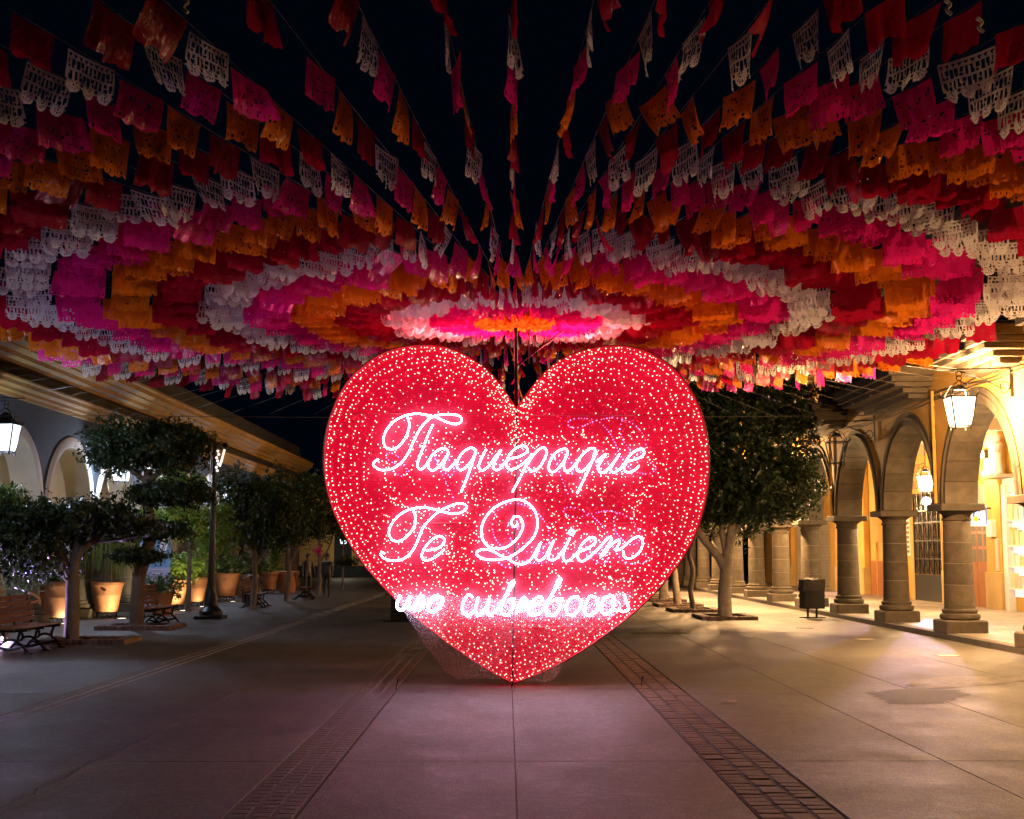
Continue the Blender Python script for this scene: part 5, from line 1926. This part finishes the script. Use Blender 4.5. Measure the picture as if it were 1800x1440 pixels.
def resample(pl, n):
    L = [0]
    for a, b in zip(pl, pl[1:]):
        L.append(L[-1] + (b - a).length)
    out = []
    for i in range(n):
        s = L[-1] * i / (n - 1)
        k = max(0, min(len(L) - 2, next((j for j in range(len(L) - 1) if L[j + 1] >= s), len(L) - 2)))
        t = (s - L[k]) / max(1e-9, L[k + 1] - L[k])
        out.append(pl[k] + (pl[k + 1] - pl[k]) * t)
    return out


nu, nv = 48, 16
tp, bt = resample(top, nu), resample(bot, nu)
mb = MB()
for j in range(nv + 1):
    for i in range(nu):
        p = tp[i] + (bt[i] - tp[i]) * (j / nv)
        mb.v.append(tuple(hp(p.x, p.y, -HT - .25 - .025 * math.sin(i * .55 + j * .35) - .012 * math.sin(i * 1.7 - j))))
for j in range(nv):
    for i in range(nu - 1):
        a = j * nu + i
        mb.f.append((a, a + 1, a + nu + 1, a + nu))
mb.m = [0] * len(mb.f)
mb.build('gauze_wrap', M['gauze'], heart, 60)

# ------------------------------------------------------------------ the canopy of cut-paper flags
FW, FH, PITCH_R = .48, .305, .586
M['flag_white'] = sheet_mat('white_plastic_flag', (.86, .84, .84), .42, .26, .3, .12)
M['flag_orange'] = sheet_mat('orange_plastic_flag', (.95, .25, .014), .42, .17, .6, .18)
M['flag_pink'] = sheet_mat('pink_plastic_flag', (.95, .018, .30), .42, .15, .6, .2)
M['flag_red'] = sheet_mat('dark_red_plastic_flag', (.50, .008, .045), .42, .14, .7, .25)


def cut_white(u, v):
    if v < .06:
        return True
    if .07 < v < .155:
        k = (u * 9) % 1
        w_ = .36 * (1 - (v - .07) / .09)
        return not abs(k - .5) < w_
    for v0, v1, n, sh in ((.19, .42, 11, 0), (.46, .68, 11, .35)):
        if v0 < v < v1:
            x = u * n + sh
            k, i = x % 1, int(x)
            t = (v - v0) / (v1 - v0)
            sl = .22 * (t - .5) * (1 if i % 3 == 0 else -1 if i % 3 == 1 else 0)
            if abs(k - .5 - sl) < .31 and not (i % 3 == 0 and abs(t - .55) < .07) and .04 < u < .96:
                return False
            return True
    if v > .69:
        dm, best = 9, 0
        for c in (.17, .5, .83):
            d = math.hypot((u - c) * FW / FH * 1.0, v - .81)
            if d < dm:
                dm, best = d, c
        if dm < .20:
            a = math.atan2(v - .81, (u - best) * FW / FH)
            if .06 < dm < .125 and math.cos(a * 9) > .62:
                return False
            if dm < .022:
                return False
            return True
        if v > .84:
            return False
        return not (abs(((u - .335) * 3) % 1 - .5) > .38 and .72 < v < .8)
    return True


def cut_pattern(seed):
    r_ = random.Random(seed)
    holes = []
    for i in range(7):
        a = r_.uniform(.08, .42)
        b = r_.uniform(.14, .78)
        rr = r_.uniform(.018, .045)
        for uu in (.5 - a, .5 + a):
            holes.append((uu, b, rr, r_.uniform(.6, 1.8)))
    for k in range(6):
        holes.append((.5 + .13 * math.cos(k * 1.047), .46 + .2 * math.sin(k * 1.047), .036, 1))
    sc = r_.choice((3, 4, 5))

    def f(u, v):
        edge = .93 + .07 * abs(math.cos(u * math.pi * sc))
        if v > edge:
            return False
        if v < .06:
            return True
        for a, b, rr, asp in holes:
            if (abs(u - a) * FW / FH / asp) ** 2 + ((v - b) * asp) ** 2 < rr * rr:
                return False
        if v > .82 and math.sin(u * 60) > .72 and v < .9:
            return False
        return True
    return f


def cut_plain(u, v):
    if v > .9 + .1 * abs(math.sin(u * math.pi * 2.5)):
        return False
    return not (.45 < v < .5 and math.sin(u * 40) > .93)


def flag_mesh(name, cut, mat, seed, soft=1.0):
    r_ = random.Random(seed)
    nx, nz = 46, 32
    f1, p1, a1 = r_.uniform(.7, 1.8), r_.uniform(0, 6.3), r_.uniform(.010, .038)
    f2, p2, a2 = r_.uniform(2.5, 4.0), r_.uniform(0, 6.3), r_.uniform(.003, .010)
    bil = r_.uniform(-.07, .07)
    curl = r_.choice((0, .3, 1, .5)) * r_.uniform(-.12, .12)
    cs = r_.choice((-1, 1))
    shr = r_.uniform(.02, .12)
    slant = r_.uniform(-.05, .05)
    a1, a2, bil, curl, shr, slant = a1 * soft, a2 * soft, bil * soft, curl * soft, shr * soft, slant * soft
    V = []
    for j in range(nz + 1):
        v = j / nz
        for i in range(nx + 1):
            u = i / nx
            x = (u - .5) * FW * (1 - shr * v * v) + slant * v
            q_ = .5 + cs * (u - .5)
            y = (v ** .8) * (a1 * math.sin(6.283 * f1 * u + p1) + a2 * math.sin(6.283 * f2 * u + p2 + 2 * v)) + bil * v * v + curl * v * max(0, q_) ** 3
            z = -v * FH * (1 - .06 * v * abs(math.sin(6.283 * f1 * u + p1))) - .012 * math.sin(math.pi * u)
            V.append((x, y, z))
    F_ = []
    for j in range(nz):
        for i in range(nx):
            if cut((i + .5) / nx, (j + .5) / nz):
                a = j * (nx + 1) + i
                F_.append((a, a + nx + 1, a + nx + 2, a + 1))
    used = sorted({i for f in F_ for i in f})
    mp = {o: n for n, o in enumerate(used)}
    me = bpy.data.meshes.new(name)
    me.from_pydata([V[i] for i in used], [], [tuple(mp[i] for i in f) for f in F_])
    me.materials.append(mat)
    me.shade_smooth()
    me.update()
    return me


FL = {'orange': [flag_mesh('orange_flag', cut_pattern(40 + i % 5), M['flag_orange'], 100 + i) for i in range(9)],
      'pink': [flag_mesh('pink_flag', cut_pattern(60 + i % 5), M['flag_pink'], 200 + i) for i in range(9)],
      'white': [flag_mesh('white_flag', cut_white, M['flag_white'], 300 + i) for i in range(12)],
      'red': [flag_mesh('dark_red_flag', cut_plain, M['flag_red'], 400 + i) for i in range(9)]}
FLAT = {'orange': [flag_mesh('orange_flag', cut_pattern(40 + i % 5), M['flag_orange'], 500 + i, .33) for i in range(5)],
        'pink': [flag_mesh('pink_flag', cut_pattern(60 + i % 5), M['flag_pink'], 600 + i, .33) for i in range(5)],
        'white': [flag_mesh('white_flag', cut_white, M['flag_white'], 700 + i, .33) for i in range(5)],
        'red': [flag_mesh('dark_red_flag', cut_plain, M['flag_red'], 800 + i, .33) for i in range(5)]}
SEQ = ['orange', 'pink', 'white', 'red']

HUB = Vector((.12, HY, HUBZ))
# angles from the line towards the camera, positive to the right
angs = [(-0.5, 'c', 0)]
a, i = -.5, 0
while a < 178:
    i += 1
    a += (3.0 if i < 2 else 2.4 if a < 30 else 2.4 + (a - 30) * .05 if a < 75 else 4.6 if a < 110 else 3.4) * rnd.uniform(.85, 1.15)
    angs.append((a, 'r', i))
a, i = -.5, 0
while a > -177:
    i += 1
    a -= (3.4 if a > -30 else 3.1 - (a + 30) * .035 if a > -75 else 4.7 if a > -110 else 3.3) * rnd.uniform(.85, 1.15)
    angs.append((a, 'l', i))
ORD = 'first second third fourth fifth sixth seventh eighth ninth tenth eleventh twelfth thirteenth fourteenth fifteenth sixteenth'.split()
fr_ = random.Random(77)
for ang, side, idx in angs:
    th = R(ang)
    d = Vector((math.sin(th), -math.cos(th), 0))
    # end of the bare string: a wall or a cross cable
    tl_ = []
    if d.x > 1e-6:
        tl_.append((8.74 - HUB.x) / d.x)
    if d.x < -1e-6:
        tl_.append((-10.9 - HUB.x) / d.x)
    tl_.append((3.0 - HUB.y) / d.y if d.y < 0 else (31.6 - HUB.y) / d.y)
    tend = min(t for t in tl_ if t > 0)
    back = abs(ang) > 95
    rmax = 9.45
    if d.x > 0:
        rmax = min(rmax, 6.75 / max(d.x, 1e-3))
        if ang > 100:
            rmax = min(rmax, 7.7 + .012 * (ang - 100))
    else:
        rmax = min(rmax, 7.5 / max(-d.x, 1e-3))
    rise = fr_.gauss(.01, .035)
    slip = fr_.gauss(0, .055)
    if side == 'c':
        lab, grp = 'centre string of cut-paper flags running straight towards the camera above the heart', None
    elif abs(ang) < 38 and idx <= 16:
        lab, grp = '%s string of cut-paper flags to the %s of the centre string' % (ORD[idx - 1], 'right' if side == 'r' else 'left'), None
    elif abs(ang) < 95:
        lab, grp = 'string of cut-paper flags in the crowded fan reaching over the %s side of the street' % ('right' if side == 'r' else 'left'), 'flag strings over the %s side' % ('right' if side == 'r' else 'left')
    else:
        lab, grp = 'string of cut-paper flags fanning out behind the heart towards the %s' % ('right' if side == 'r' else 'left'), 'flag strings behind the heart on the %s' % ('right' if side == 'r' else 'left')

    def zat(r):
        return rise * min(1, r / 4) - .035 * math.sin(math.pi * min(1, r / tend)) + .06 * max(0, r - 3.0) * max(0, math.cos(th)) ** 1.5
    sm = MB().tube([(d.x * r, d.y * r, zat(r)) for r in [tend * k / 10 for k in range(11)]], .003, 4).mesh('flag_string', M['string'])
    root = put('flag_string', sm, None)
    root.location = HUB
    tag(root, lab, 'flag string', grp or 'flag strings nearest the camera')
    nfl = int(rmax / PITCH_R + .3)
    for k in range(min(nfl, 16)):
        r = (k + .5) * PITCH_R + fr_.uniform(-.03, .03) + (slip if k > 1 else 0)
        if k == 0 and idx % 2:
            continue
        if fr_.random() < .015:
            continue
        c_ = SEQ[k % 4]
        o = put(c_ .replace('red', 'dark_red') + '_flag', fr_.choice((FLAT if abs(d.x) > .55 and fr_.random() < .85 else FL)[c_]), root, False)
        o.location = (d.x * r, d.y * r, zat(r) - .004)
        sw = fr_.gauss(0, .08) if fr_.random() > .03 else fr_.gauss(0, .45)
        o.rotation_euler = (sw, fr_.gauss(0, .03), th - math.pi / 2 + fr_.gauss(0, .10) + (math.pi if fr_.random() < .5 else 0))
        s_ = fr_.uniform(.93, 1.06)
        o.scale = (s_, s_, s_ * fr_.uniform(.95, 1.08))
for yv, lab in ((3.0, 'cross cable carrying the near ends of the flag strings'), (31.6, 'cross cable carrying the far ends of the flag strings')):
    cb = MB().tube([(-10.95 + 19.7 * k / 12, yv, HUBZ + .02 - .06 * math.sin(math.pi * k / 12)) for k in range(13)], .008, 5).build('support_cable', M['cable'])
    tag(cb, lab, 'cable')
# knots of pale tape on the bare ends
for px, py, lab in ((325, 8, 'scrap of yellow tape on a string at the top left'), (1667, 12, 'curled pale scrap of tape on a string at the top right'), (1723, 43, 'pale knot of tape on a bare string at the top right')):
    q = at_ground(px, py, HUBZ - .05)
    kn = thing('tape_scrap', lab, 'tape', q)
    MB().tube(spline([(-.02, 0, .04), (.015, .01, .02), (-.01, 0, -.02), (.02, 0, -.05)], 4), .012, 5).build('strip', M['cream'], kn, 60, False)
